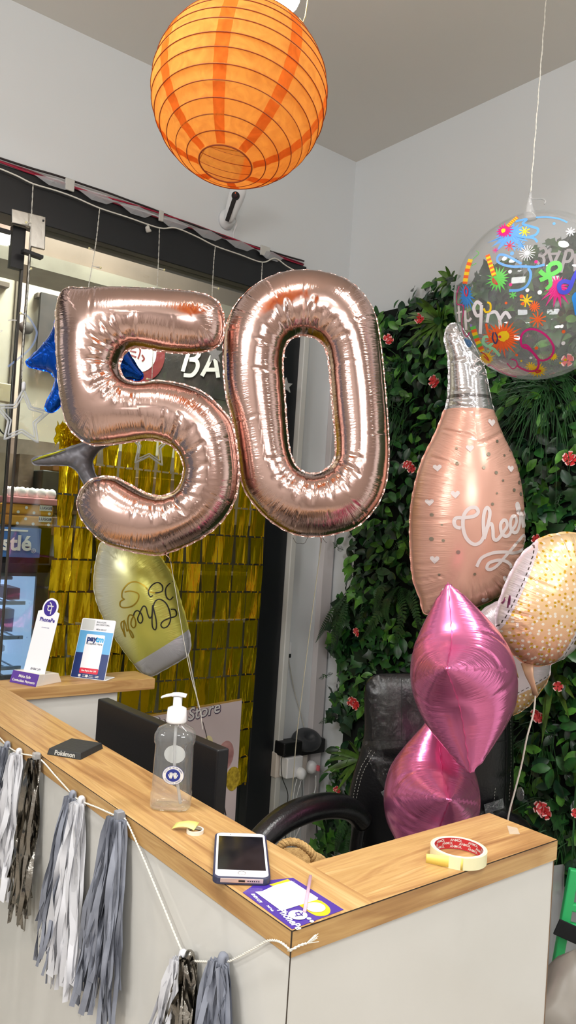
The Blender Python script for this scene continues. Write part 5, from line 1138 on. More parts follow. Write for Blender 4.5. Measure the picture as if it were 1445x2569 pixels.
# ---------------------------------------------------------------- foil number balloons
RG = foilmat('rose_gold_foil', (220, 186, 176), .16, 1.0, .8)
def ribn(name, P, r, m, par=None, lab=None, cat='ribbon', flat=.3):
    o = tube(name, smooth_path(P, 8), r, m, par, flat=flat)
    return tag(o, lab, cat) if lab else o
RIB = mat('ribbon_white', (214, 208, 196), .35); RIBG = mat('ribbon_gold', (158, 152, 134), .35, .2)
five = [(183, 722), (208, 724), (270, 722), (332, 723), (420, 728), (498, 736), (540, 753), (557, 780), (562, 818), (556, 852), (538, 873), (498, 884), (450, 885), (415, 882), (345, 871), (316, 882), (303, 903), (300, 925), (310, 948), (332, 960), (361, 961), (395, 956), (457, 965), (511, 986), (552, 1023), (581, 1064), (594, 1125), (598, 1187), (590, 1249), (556, 1307), (498, 1353), (415, 1388), (374, 1390), (311, 1378), (257, 1357), (212, 1311), (195, 1270), (203, 1232), (232, 1203), (282, 1197), (324, 1216), (365, 1237), (403, 1245), (440, 1232), (457, 1203), (461, 1166), (444, 1129), (415, 1110), (374, 1102), (311, 1110), (249, 1116), (216, 1110), (180, 1080), (162, 1041), (148, 961), (141, 857), (141, 786), (148, 750), (160, 728)]
P_, M_, c5 = pxloop(five, 2.36)
t5 = thing('number_balloon', 'rose gold foil number 5 balloon floating left of the zero', 'balloon', M_.translation)
inflate('foil_body', [P_], M_, RG, t5, step=.0055, thick=.92, crease=.0042, cdeg=16, cw=.0036, clen=.09, pucker=.0007, seed=3)
zo = [(666, 702), (708, 685), (760, 679), (811, 684), (867, 702), (908, 736), (939, 788), (953, 858), (964, 961), (972, 1065), (974, 1152), (965, 1221), (941, 1273), (898, 1318), (846, 1337), (794, 1345), (742, 1340), (690, 1314), (645, 1273), (611, 1221), (600, 1152), (587, 1065), (569, 996), (562, 927), (562, 858), (569, 816), (590, 768), (628, 726)]
zi = [(763, 841), (794, 849), (815, 871), (825, 910), (831, 979), (837, 1048), (842, 1100), (841, 1145), (826, 1172), (796, 1188), (766, 1186), (742, 1169), (727, 1134), (720, 1083), (714, 996), (709, 927), (711, 885), (721, 858), (739, 845)]
Pz, Mz, cz_ = pxloop(zo, 2.43); Pi, _, _ = pxloop(zi, 2.43, cz_)
t0 = thing('number_balloon', 'rose gold foil number 0 balloon floating right of the five', 'balloon', Mz.translation)
inflate('foil_body', [Pz, Pi], Mz, RG, t0, step=.0055, thick=.88, crease=.0042, cdeg=16, cw=.0036, clen=.09, pucker=.0007, seed=8)
# fill valves
V5 = [ad(412, 1386, 2.36), ad(425, 1400, 2.36), ad(430, 1412, 2.36)]; tube('valve', V5, [.009, .006, .003], RG, t5, flat=.3)
tube('valve', [ad(800, 1340, 2.43), ad(806, 1352, 2.43), ad(806, 1362, 2.43)], [.009, .006, .003], RG, t0, flat=.3)
ribn('balloon_ribbon', [ad(428, 1408, 2.36), ad(440, 1480, 2.36), ad(460, 1600, 2.34), ad(480, 1700, 2.3), ad(500, 1772, 2.25), ad(508, 1830, 2.2)], .0016, RIB, None, 'thin white ribbon slanting down from the number 5 balloon')
ribn('balloon_ribbon', [ad(806, 1360, 2.43), ad(796, 1440, 2.43), ad(775, 1600, 2.42), ad(760, 1720, 2.4), ad(744, 1850, 2.38), ad(735, 1960, 2.36), ad(724, 2060, 2.35), ad(716, 2200, 2.33)], .0022, RIBG, None, 'long pale ribbon falling from the number 0 balloon past the sockets')
cur = MB(); cp_ = [ad(735+i*5, 1348+18*sin(i*.42)+3*sin(i*1.3), 2.43) for i in range(18)]; cur.tube(smooth_path(cp_, 4), .003, 6, flat=.25); cur.build('curled_ribbon', mat('ribbon_dark', (70, 66, 60), .3, .5), t0, smooth=True)
# ---------------------------------------------------------------- blue star
BLU = foilmat('blue_foil', (16, 92, 214), .16, .8, .6)
def star_loop(R, r, rot=90, rc=.25):
    P = []
    for i in range(10):
        a = radians(rot+i*36); RR = R if i % 2 == 0 else r; P.append((RR*cos(a), RR*sin(a)))
    P = np.array(P); Q = []
    for i in range(10):
        p, a, b = P[i], P[i-1], P[(i+1) % 10]; k_ = .07 if i % 2 == 0 else .28; u1, u2 = p+(a-p)*k_, p+(b-p)*k_
        for t in np.linspace(0, 1, 6): Q.append((1-t)**2*u1+2*t*(1-t)*p+t*t*u2)
    return np.array(Q)
bsl = [(67, 908), (72, 902), (105, 870), (132, 832), (150, 760), (153, 735), (163, 730), (178, 745), (205, 800), (235, 830), (300, 850), (322, 885), (340, 915), (357, 940), (356, 950), (345, 953), (320, 950), (260, 960), (210, 975), (160, 1010), (138, 1030), (125, 1034), (114, 1024), (118, 1008), (130, 985), (139, 960), (132, 938), (110, 928), (75, 920)]
Pb, Mb_, _ = pxloop(bsl, 2.56, smooth=4)
tb = thing('star_balloon', 'shiny royal blue foil star balloon half hidden behind the five', 'balloon', Mb_.translation)
inflate('foil_body', [Pb], Mb_, BLU, tb, step=.006, thick=.95, crease=.006, cdeg=22, clen=.06, seed=4)
# ---------------------------------------------------------------- grey pronged balloon
GRF = foilmat('grey_foil', (118, 116, 122), .42, .35, .6)
gp_ = [(81, 1157), (86, 1150), (141, 1134), (199, 1115), (232, 1100), (262, 1090), (300, 1085), (300, 1110), (262, 1120), (242, 1136), (231, 1158), (236, 1185), (252, 1215), (270, 1250), (240, 1260), (222, 1238), (205, 1200), (185, 1173), (158, 1166), (108, 1166), (88, 1164)]
Pg, Mg_, _ = pxloop(gp_, 2.52, smooth=4)
tg_ = thing('pronged_balloon', 'matte grey foil balloon with a pointed prong left of the five', 'balloon', Mg_.translation)
inflate('foil_body', [Pg], Mg_, GRF, tg_, step=.005, thick=1, crease=.003, cdeg=20, clen=.03, seed=5)
tube('yellow_tip', [ad(82, 1157, 2.515), ad(105, 1147, 2.50), ad(135, 1138, 2.49), ad(165, 1128, 2.49)], [.0035, .008, .007, .003], mat('tip_yellow', (214, 214, 60), .3, .5), tg_, flat=.4)
# ---------------------------------------------------------------- round pale yellow "Cheers" balloon
YC = foilmat('pearl_yellow_foil', (214, 212, 130), .26, .3, .9)
nt = YC.node_tree; L_ = nt.links.new; tc = nt.nodes.new('ShaderNodeTexCoord'); sp = nt.nodes.new('ShaderNodeSeparateXYZ'); L_(tc.outputs['Object'], sp.inputs[0])
def mth(nt, op, a, b):
    n = nt.nodes.new('ShaderNodeMath'); n.operation = op
    for k_, x in enumerate((a, b)):
        if isinstance(x, (int, float)): n.inputs[k_].default_value = x
        else: nt.links.new(x, n.inputs[k_])
    return n.outputs[0]
# white band across the lower right part, soft pearl at the left rim
s1 = mth(nt, 'ADD', mth(nt, 'MULTIPLY', sp.outputs[0], -.62), sp.outputs[1])     # y-.62x
low = mth(nt, 'LESS_THAN', s1, -.190)
rp = nt.nodes.new('ShaderNodeMapRange'); rp.inputs[1].default_value = -.136; rp.inputs[2].default_value = .0; L_(sp.outputs[0], rp.inputs[0])
m1 = nt.nodes.new('ShaderNodeMixRGB'); m1.inputs[1].default_value = rgb(222, 222, 206); m1.inputs[2].default_value = rgb(206, 202, 96); L_(rp.outputs[0], m1.inputs[0])
m2 = nt.nodes.new('ShaderNodeMixRGB'); m2.inputs[2].default_value = rgb(206, 206, 210); L_(low, m2.inputs[0]); L_(m1.outputs[0], m2.inputs[1]); L_(m2.outputs[0], nt.nodes['Principled BSDF'].inputs['Base Color'])
def c8(P): return [(120+x/2.726, 1350+y/2.726) for x, y in P]
yl = c8([(372, 30), (345, 100), (328, 180), (320, 260), (320, 350), (340, 440), (372, 520), (420, 610), (475, 700), (545, 800), (625, 900), (665, 930), (710, 942), (790, 900), (870, 855), (945, 808), (970, 760), (972, 690), (955, 610), (935, 530), (905, 430), (870, 310), (820, 210), (750, 110), (660, 30), (500, -20)])
Py, My, cy_ = pxloop(yl, 2.85)
ty = thing('round_balloon', 'pearly yellow foil balloon with upside down Cheers, behind the far worktop', 'balloon', My.translation)
fy_ = inflate('foil_body', [Py], My, YC, ty, step=.007, thick=.72, crease=.006, cdeg=17, cw=.004, clen=.075, pucker=.0025, seed=6)
def on(f, c, D, eps=.0022): return lambda u, v: f.pt((u-c[0])*D/F, -(v-c[1])*D/F, eps)
GI, BI = mat('gold_print', (168, 140, 40), .3, .7), mat('black_print', (34, 32, 24), .4)
gy = MB()
for P in ([(585, 590), (565, 560), (548, 598)], [(548, 598), (512, 548), (530, 562), (562, 520)], [(605, 495), (625, 490), (612, 560), (638, 560)], [(632, 500), (648, 470), (668, 462), (676, 520), (700, 530)], [(668, 500), (642, 512), (650, 535), (668, 524)]): ribbon(gy, c8(P), 3.0*2.85/F*F/2.85 if 0 else 3.0, lambda x, y: 0) if 0 else None
def strokes(name, Ps, wpx, f, c, D, m, par, conv, taper=False, eps=.0022):
    mb = MB()
    for P in Ps:
        Q = [((u-c[0])*D/F, -(v-c[1])*D/F) for u, v in conv(P)]; ribbon(mb, Q, wpx*D/F, lambda x, y: f.pt(x, y, eps), taper=taper, n=8)
    return mb.build(name, m, par)
CH = [[(535, 942), (502, 932), (490, 900), (505, 872), (560, 870), (625, 858), (652, 830), (635, 800), (592, 805), (556, 850), (548, 920), (562, 990), (592, 1035), (632, 1055), (672, 1036), (700, 980), (725, 900), (735, 830), (716, 800), (696, 830), (688, 900), (695, 1020)], [(697, 1010), (720, 932), (745, 912), (757, 950), (762, 1010), (785, 1026), (812, 1002), (838, 968), (864, 930), (858, 895), (835, 888), (814, 920), (822, 972), (852, 1000), (882, 990), (902, 958)],
      [(902, 958), (930, 928), (944, 890), (930, 860), (906, 866), (892, 900), (897, 950), (925, 975), (955, 962), (975, 900), (975, 830), (962, 775), (946, 780), (958, 830), (985, 850), (1000, 840), (1000, 900), (1008, 942)], [(1010, 935), (1030, 860), (1034, 790), (1044, 845), (1052, 890), (1040, 925), (1015, 932)]]
def upside(P):
    c_, s_, k_ = -.978, .208, .66; return c8([(893+k_*(c_*(x-490)-s_*(y-900)), 498+k_*(s_*(x-490)+c_*(y-900)*1.15)) for x, y in P])
strokes('cheers_black', CH[:2], 3.0, fy_, cy_, 2.85, BI, ty, upside); strokes('cheers_gold', CH[2:], 3.0, fy_, cy_, 2.85, GI, ty, upside)
strokes('swash_gold', [[(560, 400), (542, 385), (548, 340), (590, 292), (640, 286), (690, 312), (720, 348), (760, 360)], [(560, 352), (600, 345), (650, 362), (650, 402), (615, 442), (560, 455), (530, 445), (532, 415), (560, 398)]], 3.0, fy_, cy_, 2.85, GI, ty, c8)
strokes('swash_black', [[(870, 392), (850, 410), (828, 385), (825, 330), (858, 290)], [(760, 360), (802, 350), (800, 312), (770, 292), (735, 312), (716, 350), (728, 382), (745, 376)]], 3.0, fy_, cy_, 2.85, BI, ty, c8)
ribn('balloon_ribbon', [ad(472, 1640, 2.83), ad(480, 1680, 2.82), ad(492, 1740, 2.8), ad(498, 1775, 2.8)], .004, RIB, ty)
# ---------------------------------------------------------------- champagne bottle balloon
def c6(P): return [(950+x/2.919, 1000+y/2.919) for x, y in P]
bo = [(1131, 814), (1143, 812), (1155, 820), (1173, 844), (1197, 885), (1216, 930), (1226, 981), (1236, 1026), (1258, 1089), (1289, 1154), (1306, 1223), (1312, 1291), (1310, 1377), (1293, 1436), (1262, 1484), (1225, 1508), (1190, 1521), (1150, 1528), (1110, 1532), (1080, 1538), (1063, 1536), (1054, 1500), (1037, 1452), (1030, 1377), (1030, 1291), (1040, 1223), (1060, 1154), (1092, 1089), (1112, 1038), (1122, 1010), (1126, 964), (1125, 895), (1116, 854), (1120, 828)]
DB = 2.6; Pc_, Mc_, cb_ = pxloop(bo, DB, smooth=4)
BTM = foilmat('blush_foil', (232, 176, 156), .3, .3, 1.0)
nt = BTM.node_tree; L_ = nt.links.new; tc = nt.nodes.new('ShaderNodeTexCoord'); sp = nt.nodes.new('ShaderNodeSeparateXYZ'); L_(tc.outputs['Object'], sp.inputs[0])
ysp = -(1030-cb_[1])*DB/F
s1 = mth(nt, 'ADD', mth(nt, 'MULTIPLY', sp.outputs[0], .03), sp.outputs[1]); up_ = mth(nt, 'GREATER_THAN', s1, ysp)
bd = mth(nt, 'MULTIPLY', mth(nt, 'GREATER_THAN', s1, ysp+.036), mth(nt, 'LESS_THAN', s1, ysp+.047))
m1 = nt.nodes.new('ShaderNodeMixRGB'); m1.inputs[1].default_value = rgb(238, 184, 164); m1.inputs[2].default_value = rgb(226, 224, 226); L_(up_, m1.inputs[0])
m2 = nt.nodes.new('ShaderNodeMixRGB'); m2.inputs[2].default_value = rgb(150, 146, 146); L_(bd, m2.inputs[0]); L_(m1.outputs[0], m2.inputs[1]); L_(m2.outputs[0], nt.nodes['Principled BSDF'].inputs['Base Color'])
mt_ = nt.nodes.new('ShaderNodeMath'); mt_.operation = 'MULTIPLY_ADD'; mt_.inputs[1].default_value = .5; mt_.inputs[2].default_value = .3; L_(up_, mt_.inputs[0]); L_(mt_.outputs[0], nt.nodes['Principled BSDF'].inputs['Metallic'])
mr = nt.nodes.new('ShaderNodeMath'); mr.operation = 'MULTIPLY_ADD'; mr.inputs[1].default_value = -.12; mr.inputs[2].default_value = .26; L_(up_, mr.inputs[0]); L_(mr.outputs[0], nt.nodes['Principled BSDF'].inputs['Roughness'])
tbt = thing('bottle_balloon', 'blush pink and silver foil bottle-shaped balloon lettered Cheers', 'balloon', Mc_.translation)
fb_ = inflate('foil_body', [Pc_], Mc_, BTM, tbt, step=.0065, thick=.85, crease=.009, cdeg=7, cw=.0045, clen=.085, pucker=.0014, seed=12)
WPR = mat('white_print', (236, 224, 222), .35)
strokes('cheers_lettering', [[(535, 942), (502, 932), (490, 900), (505, 872), (560, 870), (625, 858), (652, 830), (635, 800), (592, 805), (556, 850), (548, 920), (562, 990), (592, 1035), (632, 1055), (672, 1036), (700, 980), (725, 900), (735, 830), (716, 800), (696, 830), (688, 900), (695, 1020)], [(697, 1010), (720, 932), (745, 912), (757, 950), (762, 1010), (785, 1026), (812, 1002), (838, 968), (864, 930), (858, 895), (835, 888), (814, 920), (822, 972), (852, 1000), (882, 990), (902, 958), (930, 928), (944, 890), (930, 860), (906, 866), (892, 900), (897, 950), (925, 975), (955, 962), (975, 900), (975, 830), (962, 775), (946, 780), (958, 830), (985, 850), (1000, 840), (1000, 900), (1008, 942)], [(1010, 935), (1030, 860), (1034, 790), (1044, 845), (1052, 890), (1040, 925), (1015, 932)]], 8.5, fb_, cb_, DB, WPR, tbt, c6)
strokes('swash', [[(650, 1212), (682, 1150), (760, 1116), (850, 1110), (930, 1120), (1000, 1102), (1042, 1062), (1042, 1012), (1010, 1000), (950, 1050), (870, 1130), (800, 1205), (752, 1232), (724, 1222), (738, 1186), (800, 1168), (862, 1175), (905, 1202), (916, 1228)]], 8, fb_, cb_, DB, WPR, tbt, c6)
def loc(u, v, c, D): return ((u-c[0])*D/F, -(v-c[1])*D/F)
ht = [(0, -.9), (-.55, -.35), (-.95, .15), (-.85, .65), (-.4, .8), (0, .45), (.4, .8), (.85, .65), (.95, .15), (.55, -.35)]
for (x, y, s) in ((785, 195, 11), (910, 525, 10), (392, 518, 10), (500, 708, 11), (335, 762, 10), (368, 1166, 11), (886, 1306, 11), (746, 1466, 10), (610, 385, 10), (445, 1385, 7)):
    (u, v), = c6([(x, y)]); a, b = loc(u, v, cb_, DB); k_ = s*DB/F; poly2d(mbh := MB(), [(a+px*k_, b+py_*k_) for px, py_ in ht], lambda X, Y: fb_.pt(X, Y, .0025)); mbh.build('printed_heart', WPR, tbt)
GD_ = mat('silver_dot', (170, 158, 140), .3, .6)
for i, (x, y) in enumerate(((875, 250), (815, 330), (740, 425), (865, 430), (790, 555), (970, 475), (1003, 570), (985, 620), (840, 610), (930, 675), (790, 700), (755, 775), (995, 702), (400, 1272), (347, 850), (410, 920), (420, 1030), (345, 1020), (520, 382), (700, 520), (925, 390), (640, 1265), (520, 1110), (1030, 715), (520, 490))):
    (u, v), = c6([(x, y)]); a, b = loc(u, v, cb_, DB); k_ = (2.5+2.5*((i*7) % 5)/4)*DB/F; poly2d(m_d := MB(), [(a+k_*cos(t), b+k_*sin(t)) for t in np.linspace(0, 2*pi, 12, endpoint=False)], lambda X, Y: fb_.pt(X, Y, .0022)); m_d.build('printed_dot', GD_, tbt)
def c5b(P): return [(950+x/2.919, 450+y/2.919) for x, y in P]
strokes('neck_script', [[(700, 1420), (670, 1400), (690, 1340), (740, 1320), (700, 1350), (665, 1345)], [(740, 1330), (770, 1360), (740, 1385), (780, 1400), (735, 1440)], [(750, 1440), (790, 1450), (760, 1490), (800, 1520), (790, 1545)], [(690, 1380), (730, 1400), (700, 1430)]], 2.2, fb_, cb_, DB, WPR, tbt, c5b)
# ---------------------------------------------------------------- bubble balloon
DBb = 2.25; BC = ad(1347, 745, DBb); BR = .2335
vd = unit(BC-CAM); bxr = unit(np.cross(vd, UP)); bup = np.cross(bxr, vd); MBb = frame(BC, bxr, bup, -vd)
tbb = thing('bubble_balloon', 'large clear bubble balloon printed with bursts, candles and happy birthday, hung by a white string', 'balloon', BC)
BUBM = glassy('bubble_film', (254, 254, 255), 1, 1.45, .015, .06)
MB().sphere((0, 0, 0), BR, 96, sc=(1, 1, 1), M=MBb).build('clear_sphere', BUBM, tbb, smooth=True)
def K(px): return (px-971)/985.
def bub(sgn=1, eps=1.003):
    def f(x, y):
        r2_ = x*x+y*y
        if r2_ > .97: s = sqrt(.97/r2_); x *= s; y *= s; r2_ = .97
        p = np.array([x, y, sgn*sqrt(1-r2_)])*BR*eps; A = npm(MBb); return A[:3, :3]@p+A[:3, 3]
    return f
def bst(name, P, w, m, sgn=1, eps=1.003, taper=False):
    mb = MB(); ribbon(mb, [(K(x), -K(y)) for x, y in P], w/985., bub(sgn, eps), taper=taper, n=8); return mb.build(name, m, tbb)
def burst(x, y, R, n, m, r=.5, sx=1, sy=1, down=0, sgn=1, seed=0, eps=1.003):
    rg = random.Random(seed); mb = MB(); P = []
    for i in range(n*2):
        a = pi*i/n; rr = R*(rg.uniform(.75, 1.1) if i % 2 == 0 else r); st = 1+down*max(0, -sin(a)); P.append((K(x)+rr*cos(a)*sx*st/985, -K(y)+rr*sin(a)*sy*st/985))
    c = np.array([K(x), -K(y)]); V = [bub(sgn, eps)(*p) for p in P]+[bub(sgn, eps)(*((np.array(p)+c)/2)) for p in P]+[bub(sgn, eps)(*c)]; N = len(P)
    mb.add(V, [(i, (i+1) % N, N+(i+1) % N, N+i) for i in range(N)]+[(N+i, N+(i+1) % N, 2*N) for i in range(N)]); return mb.build('printed_burst', m, tbb)
def prt(n, c): return mat('print_'+n, c, .45)
OR, MG_, YL_, GN, BL_, LB, RD, WH_, PU = prt('orange', (240, 100, 40)), prt('magenta', (208, 24, 124)), prt('yellow', (244, 206, 30)), prt('green', (96, 196, 84)), prt('blue', (40, 130, 210)), prt('lightblue', (92, 152, 216)), prt('red', (200, 30, 50)), prt('white', (232, 230, 236)), prt('purple', (62, 66, 190))
burst(690, 270, 190, 18, LB, .5, 1.2, .8, .5, seed=1); burst(620, 220, 100, 16, MG_, .55, seed=2, eps=1.004); burst(610, 220, 30, 10, YL_, .8, seed=3, eps=1.006)
burst(190, 880, 120, 18, BL_, .5, .8, 1.2, .5, seed=4); burst(560, 740, 130, 18, GN, .5, 1, 1, .3, seed=5); burst(1180, 870, 130, 18, MG_, .45, 1, 1, 1.0, seed=6)
burst(590, 1390, 225, 26, OR, .52, 1.15, 1, 0, seed=7); burst(400, 1630, 105, 18, YL_, .55, seed=8, eps=1.005); burst(975, 1800, 115, 16, YL_, .5, 1.1, .9, seed=9); burst(1150, 1640, 55, 12, YL_, .5, seed=10)
burst(612, 1370, 62, 12, YL_, .93, 1.15, 1, seed=11, eps=1.006); burst(572, 1374, 18, 8, RD, .9, seed=12, eps=1.008)
def candle(P, w, cols):
    P = resample(smooth_path(P, 6), 12, closed=False); n = len(P); k_ = max(1, n//8)
    for i in range(0, n-1, k_): bst('printed_candle', list(map(tuple, P[i:min(n, i+k_+1)])), w, cols[(i//k_) % len(cols)], eps=1.006)
candle([(240, 490), (205, 600), (175, 760)], 62, [YL_, OR]); candle([(440, 470), (480, 590), (520, 710)], 50, [OR, YL_]); candle([(760, 75), (700, 130), (650, 180)], 40, [OR, YL_]); candle([(262, 1245), (290, 1360), (320, 1450), (360, 1540)], 66, [GN, OR, YL_])
bst('printed_flame', [(180, 790), (215, 840), (195, 900), (170, 840), (190, 800)], 14, RD, eps=1.008); bst('printed_flame', [(505, 730), (555, 800), (515, 780), (500, 740)], 12, RD, eps=1.008)
bst('printed_flame', [(340, 1550), (390, 1580), (430, 1660), (370, 1600)], 12, RD, eps=1.008); bst('printed_flame', [(950, 1790), (1010, 1800), (975, 1822), (950, 1800)], 16, RD, eps=1.008); bst('printed_flame', [(480, 1440), (440, 1330), (420, 1220)], 26, OR, eps=1.005); bst('printed_candle', [(500, 1320), (490, 1390), (520, 1450), (545, 1390), (520, 1320)], 14, prt('navy', (30, 70, 120)), eps=1.008)
bst('printed_swirl', [(640, 1690), (700, 1762), (752, 1722), (742, 1662), (690, 1640)], 12, MG_, eps=1.007)
bst('printed_swirl', [(752, 1722), (820, 1772), (900, 1802), (970, 1782), (990, 1700), (960, 1610), (880, 1530), (812, 1492), (800, 1400), (840, 1330), (920, 1308), (1020, 1350), (1100, 1430), (1148, 1530), (1130, 1622), (1060, 1670), (990, 1660), (940, 1590), (870, 1492), (822, 1482)], 24, MG_, eps=1.007)
bst('printed_swirl', [(400, 1740), (440, 1720), (520, 1780), (600, 1830), (660, 1860), (740, 1880)], 10, MG_, eps=1.007)
bst('printed_swirl', [(100, 780), (68, 870), (70, 980), (150, 1000), (152, 1080), (124, 1200), (138, 1320), (180, 1365), (216, 1310)], 11, MG_, eps=1.007); bst('printed_swirl', [(300, 400), (335, 440), (260, 500), (255, 560), (310, 545)], 8, GN)
bst('printed_swirl', [(680, 880), (780, 884), (860, 850), (900, 780), (905, 710), (880, 660)], 28, LB, eps=1.005); bst('printed_swirl', [(1050, 640), (950, 655), (840, 640), (720, 630), (620, 600), (552, 550), (570, 490), (640, 500), (740, 560), (810, 610)], 26, LB, eps=1.005)
bst('printed_swirl', [(740, 130), (860, 120), (820, 170), (900, 210), (980, 250), (960, 310), (860, 330), (760, 300)], 26, LB, eps=1.005); bst('printed_swirl', [(860, 330), (940, 350), (975, 395)], 24, LB, eps=1.005); bst('printed_swirl', [(960, 110), (1080, 120), (1200, 150), (1290, 200)], 20, LB)
bst('printed_letter', [(1000, 700), (1050, 745), (1130, 745), (1205, 700), (1190, 640), (1120, 640), (1085, 690), (1090, 760), (1000, 800)], 46, GN, eps=1.005); bst('printed_letter', [(1100, 770), (1110, 850), (1065, 900)], 40, GN, eps=1.005)
bst('printed_letter', [(1385, 735), (1340, 820), (1310, 900), (1270, 945), (1210, 930), (1200, 860), (1250, 830), (1310, 850)], 44, PU, eps=1.006); bst('printed_letter', [(1385, 1190), (1365, 1080), (1350, 1010), (1380, 970), (1425, 1000), (1400, 1080), (1370, 1090)], 42, BL_, eps=1.006)
bst('printed_letter', [(470, 1380), (400, 1370), (375, 1430), (430, 1480), (490, 1440)], 34, prt('mint', (150, 220, 176)), eps=1.004); bst('printed_letter', [(440, 1490), (500, 1520), (560, 1600)], 34, MATS['print_mint'], eps=1.004)
bst('printed_letter', [(145, 1390), (180, 1480), (215, 1440), (170, 1410)], 40, LB, eps=1.004); bst('printed_letter', [(235, 1220), (260, 1340), (290, 1480)], 24, prt('lilac', (150, 120, 210)), eps=1.003)
bst('printed_letter', [(440, 985), (475, 1010), (470, 1080), (420, 1090), (400, 1050)], 22, YL_, eps=1.006)
for P, w in (([(1000, 385), (1060, 370), (1085, 425), (1040, 465), (990, 450)], 34), ([(1040, 465), (1060, 520), (1045, 585)], 34), ([(965, 520), (1000, 560)], 30), ([(1105, 395), (1165, 585)], 38), ([(1250, 425), (1170, 590)], 38), ([(1125, 450), (1230, 455)], 28), ([(1265, 690), (1295, 560), (1325, 430)], 40), ([(1325, 430), (1385, 440), (1400, 500), (1360, 560), (1300, 560)], 36), ([(1430, 480), (1432, 690)], 34),
             ([(85, 1010), (88, 1190)], 28), ([(55, 1085), (130, 1070)], 22), ([(170, 1060), (172, 1285)], 32), ([(245, 1150), (205, 1182), (160, 1150)], 26), ([(345, 1335), (360, 1180), (372, 1010)], 38), ([(372, 1010), (320, 975), (280, 1040), (312, 1125), (368, 1115)], 38), ([(430, 1210), (450, 1110)], 34), ([(450, 1110), (530, 1100), (570, 1180), (580, 1290)], 36), ([(580, 1180), (640, 1110), (690, 1180)], 36)):
    bst('printed_letter', P, w, WH_, -1 if P[0][0] > 900 else 1, 1.002 if P[0][0] < 900 else .998)
def spark(x, y, R, m, n=8, w=10, seed=0):
    mb = MB()
    for i in range(n//2): a = pi*i/(n/2)+seed; ribbon(mb, [(K(x-R*cos(a)), -K(y-R*sin(a))), (K(x), -K(y)), (K(x+R*cos(a)), -K(y+R*sin(a)))], w/985., bub(1, 1.004), n=3)
    mb.build('printed_spark', m, tbb)
for a in ((860, 1000, 68, YL_, 8, 15, .2), (945, 1070, 58, OR, 12, 12, 0), (980, 1210, 88, OR, 10, 14, .3), (870, 500, 85, WH_, 16, 6, 0), (795, 412, 56, LB, 10, 9, .1), (682, 400, 56, RD, 8, 9, .2), (530, 430, 34, MG_, 8, 6, 0), (840, 260, 60, YL_, 8, 10, .4), (900, 1740, 55, YL_, 10, 12, 0), (720, 930, 40, GN, 6, 14, .4), (1320, 310, 50, WH_, 8, 10, .2)): spark(*a)
for (x, y, r, m) in ((690, 680, 20, WH_), (872, 892, 21, WH_), (1000, 925, 24, WH_), (695, 818, 19, MG_), (810, 952, 20, OR), (824, 1030, 18, OR), (646, 1010, 15, OR), (1250, 1362, 20, OR), (710, 488, 22, LB), (962, 602, 18, MG_), (1150, 205, 16, LB), (750, 1595, 16, OR), (965, 1525, 20, OR), (800, 1667, 12, YL_), (1280, 1690, 16, YL_), (1225, 1720, 12, YL_), (1250, 1490, 22, WH_), (905, 1636, 16, WH_), (685, 285, 12, MG_)):
    poly2d(mq := MB(), [(K(x)+r*cos(t)/985, -K(y)+r*sin(t)/985) for t in np.linspace(0, 2*pi, 14, endpoint=False)], bub(1, 1.004)); mq.build('printed_dot', m, tbb)
nk = [ad(1330, 552, DBb), ad(1328, 530, DBb), ad(1328, 512, DBb), ad(1330, 496, DBb), ad(1331, 484, DBb)]
tube('gathered_neck', smooth_path(nk, 4), [.020, .018, .016, .0145, .013, .0115, .0100, .009, .008, .0075, .007, .006, .005, .004, .004, .005, .006], glassy('neck_film', (240, 240, 240), 1, 1.5, .05, .25, 20), tbb, n=14)
tube('knot_tail', smooth_path([nk[3], ad(1342, 500, DBb-.01), ad(1358, 499, DBb), ad(1368, 504, DBb), ad(1366, 512, DBb)], 4), .0035, MATS['neck_film'], tbb, flat=.5)
top = ad(1370, 0, DBb+.0); st_d = (top-nk[4]); tz = (CEIL-nk[4][2])/st_d[2]; tp2 = nk[4]+st_d*tz
sP = [nk[4]*(1-t)+tp2*t+np.array([.0012*sin(t*60), 0, 0]) for t in np.linspace(0, 1, 90)]; w2 = MB(); a_ = np.arange(90)
for ph0 in (0, pi): w2.tube(np.array(sP)+np.stack([.0011*np.cos(a_*1.5+ph0), .0011*np.sin(a_*1.5+ph0), a_*0], 1), .0011, 5)
w2.build('hanging_string', SW, tbb, smooth=True)
# ---------------------------------------------------------------- pink star balloons
PKF = foilmat('pink_foil', (240, 132, 184), .24, .8, .8)
FWh, RTh = unit(FW*[1, 1, 0]), unit(RT*[1, 1, 0])
def star_balloon(c, R, yaw, lean, lab, seed, thick=1.0):
    ex = unit(-FWh*cos(yaw)-RTh*sin(yaw)); M0 = frame((0, 0, 0), ex, (0, 0, 1), np.cross(ex, (0, 0, 1)))
    M = Matrix.Translation(Vector(c))@Matrix.Rotation(lean, 4, Vector(FWh))@M0
    t = thing('star_balloon', lab, 'balloon', c); f = inflate('foil_body', [star_loop(R, R*.56)], M, PKF, t, step=.006, thick=1.12*thick, crease=.004, cdeg=24, cw=.004, clen=.09, pucker=.0015, seed=seed, seam=.005)
    return t, f, M
s1, f1, M1 = star_balloon(ad(1163, 1700, 1.95), .240, radians(19), radians(-13), 'upper metallic pink star balloon seen edge-on, in front of the bottle balloon', 21)
s2, f2, M2 = star_balloon(ad(1082, 2003, 2.08), .232, radians(1), radians(2), 'lower metallic pink star balloon standing behind the front worktop', 22)
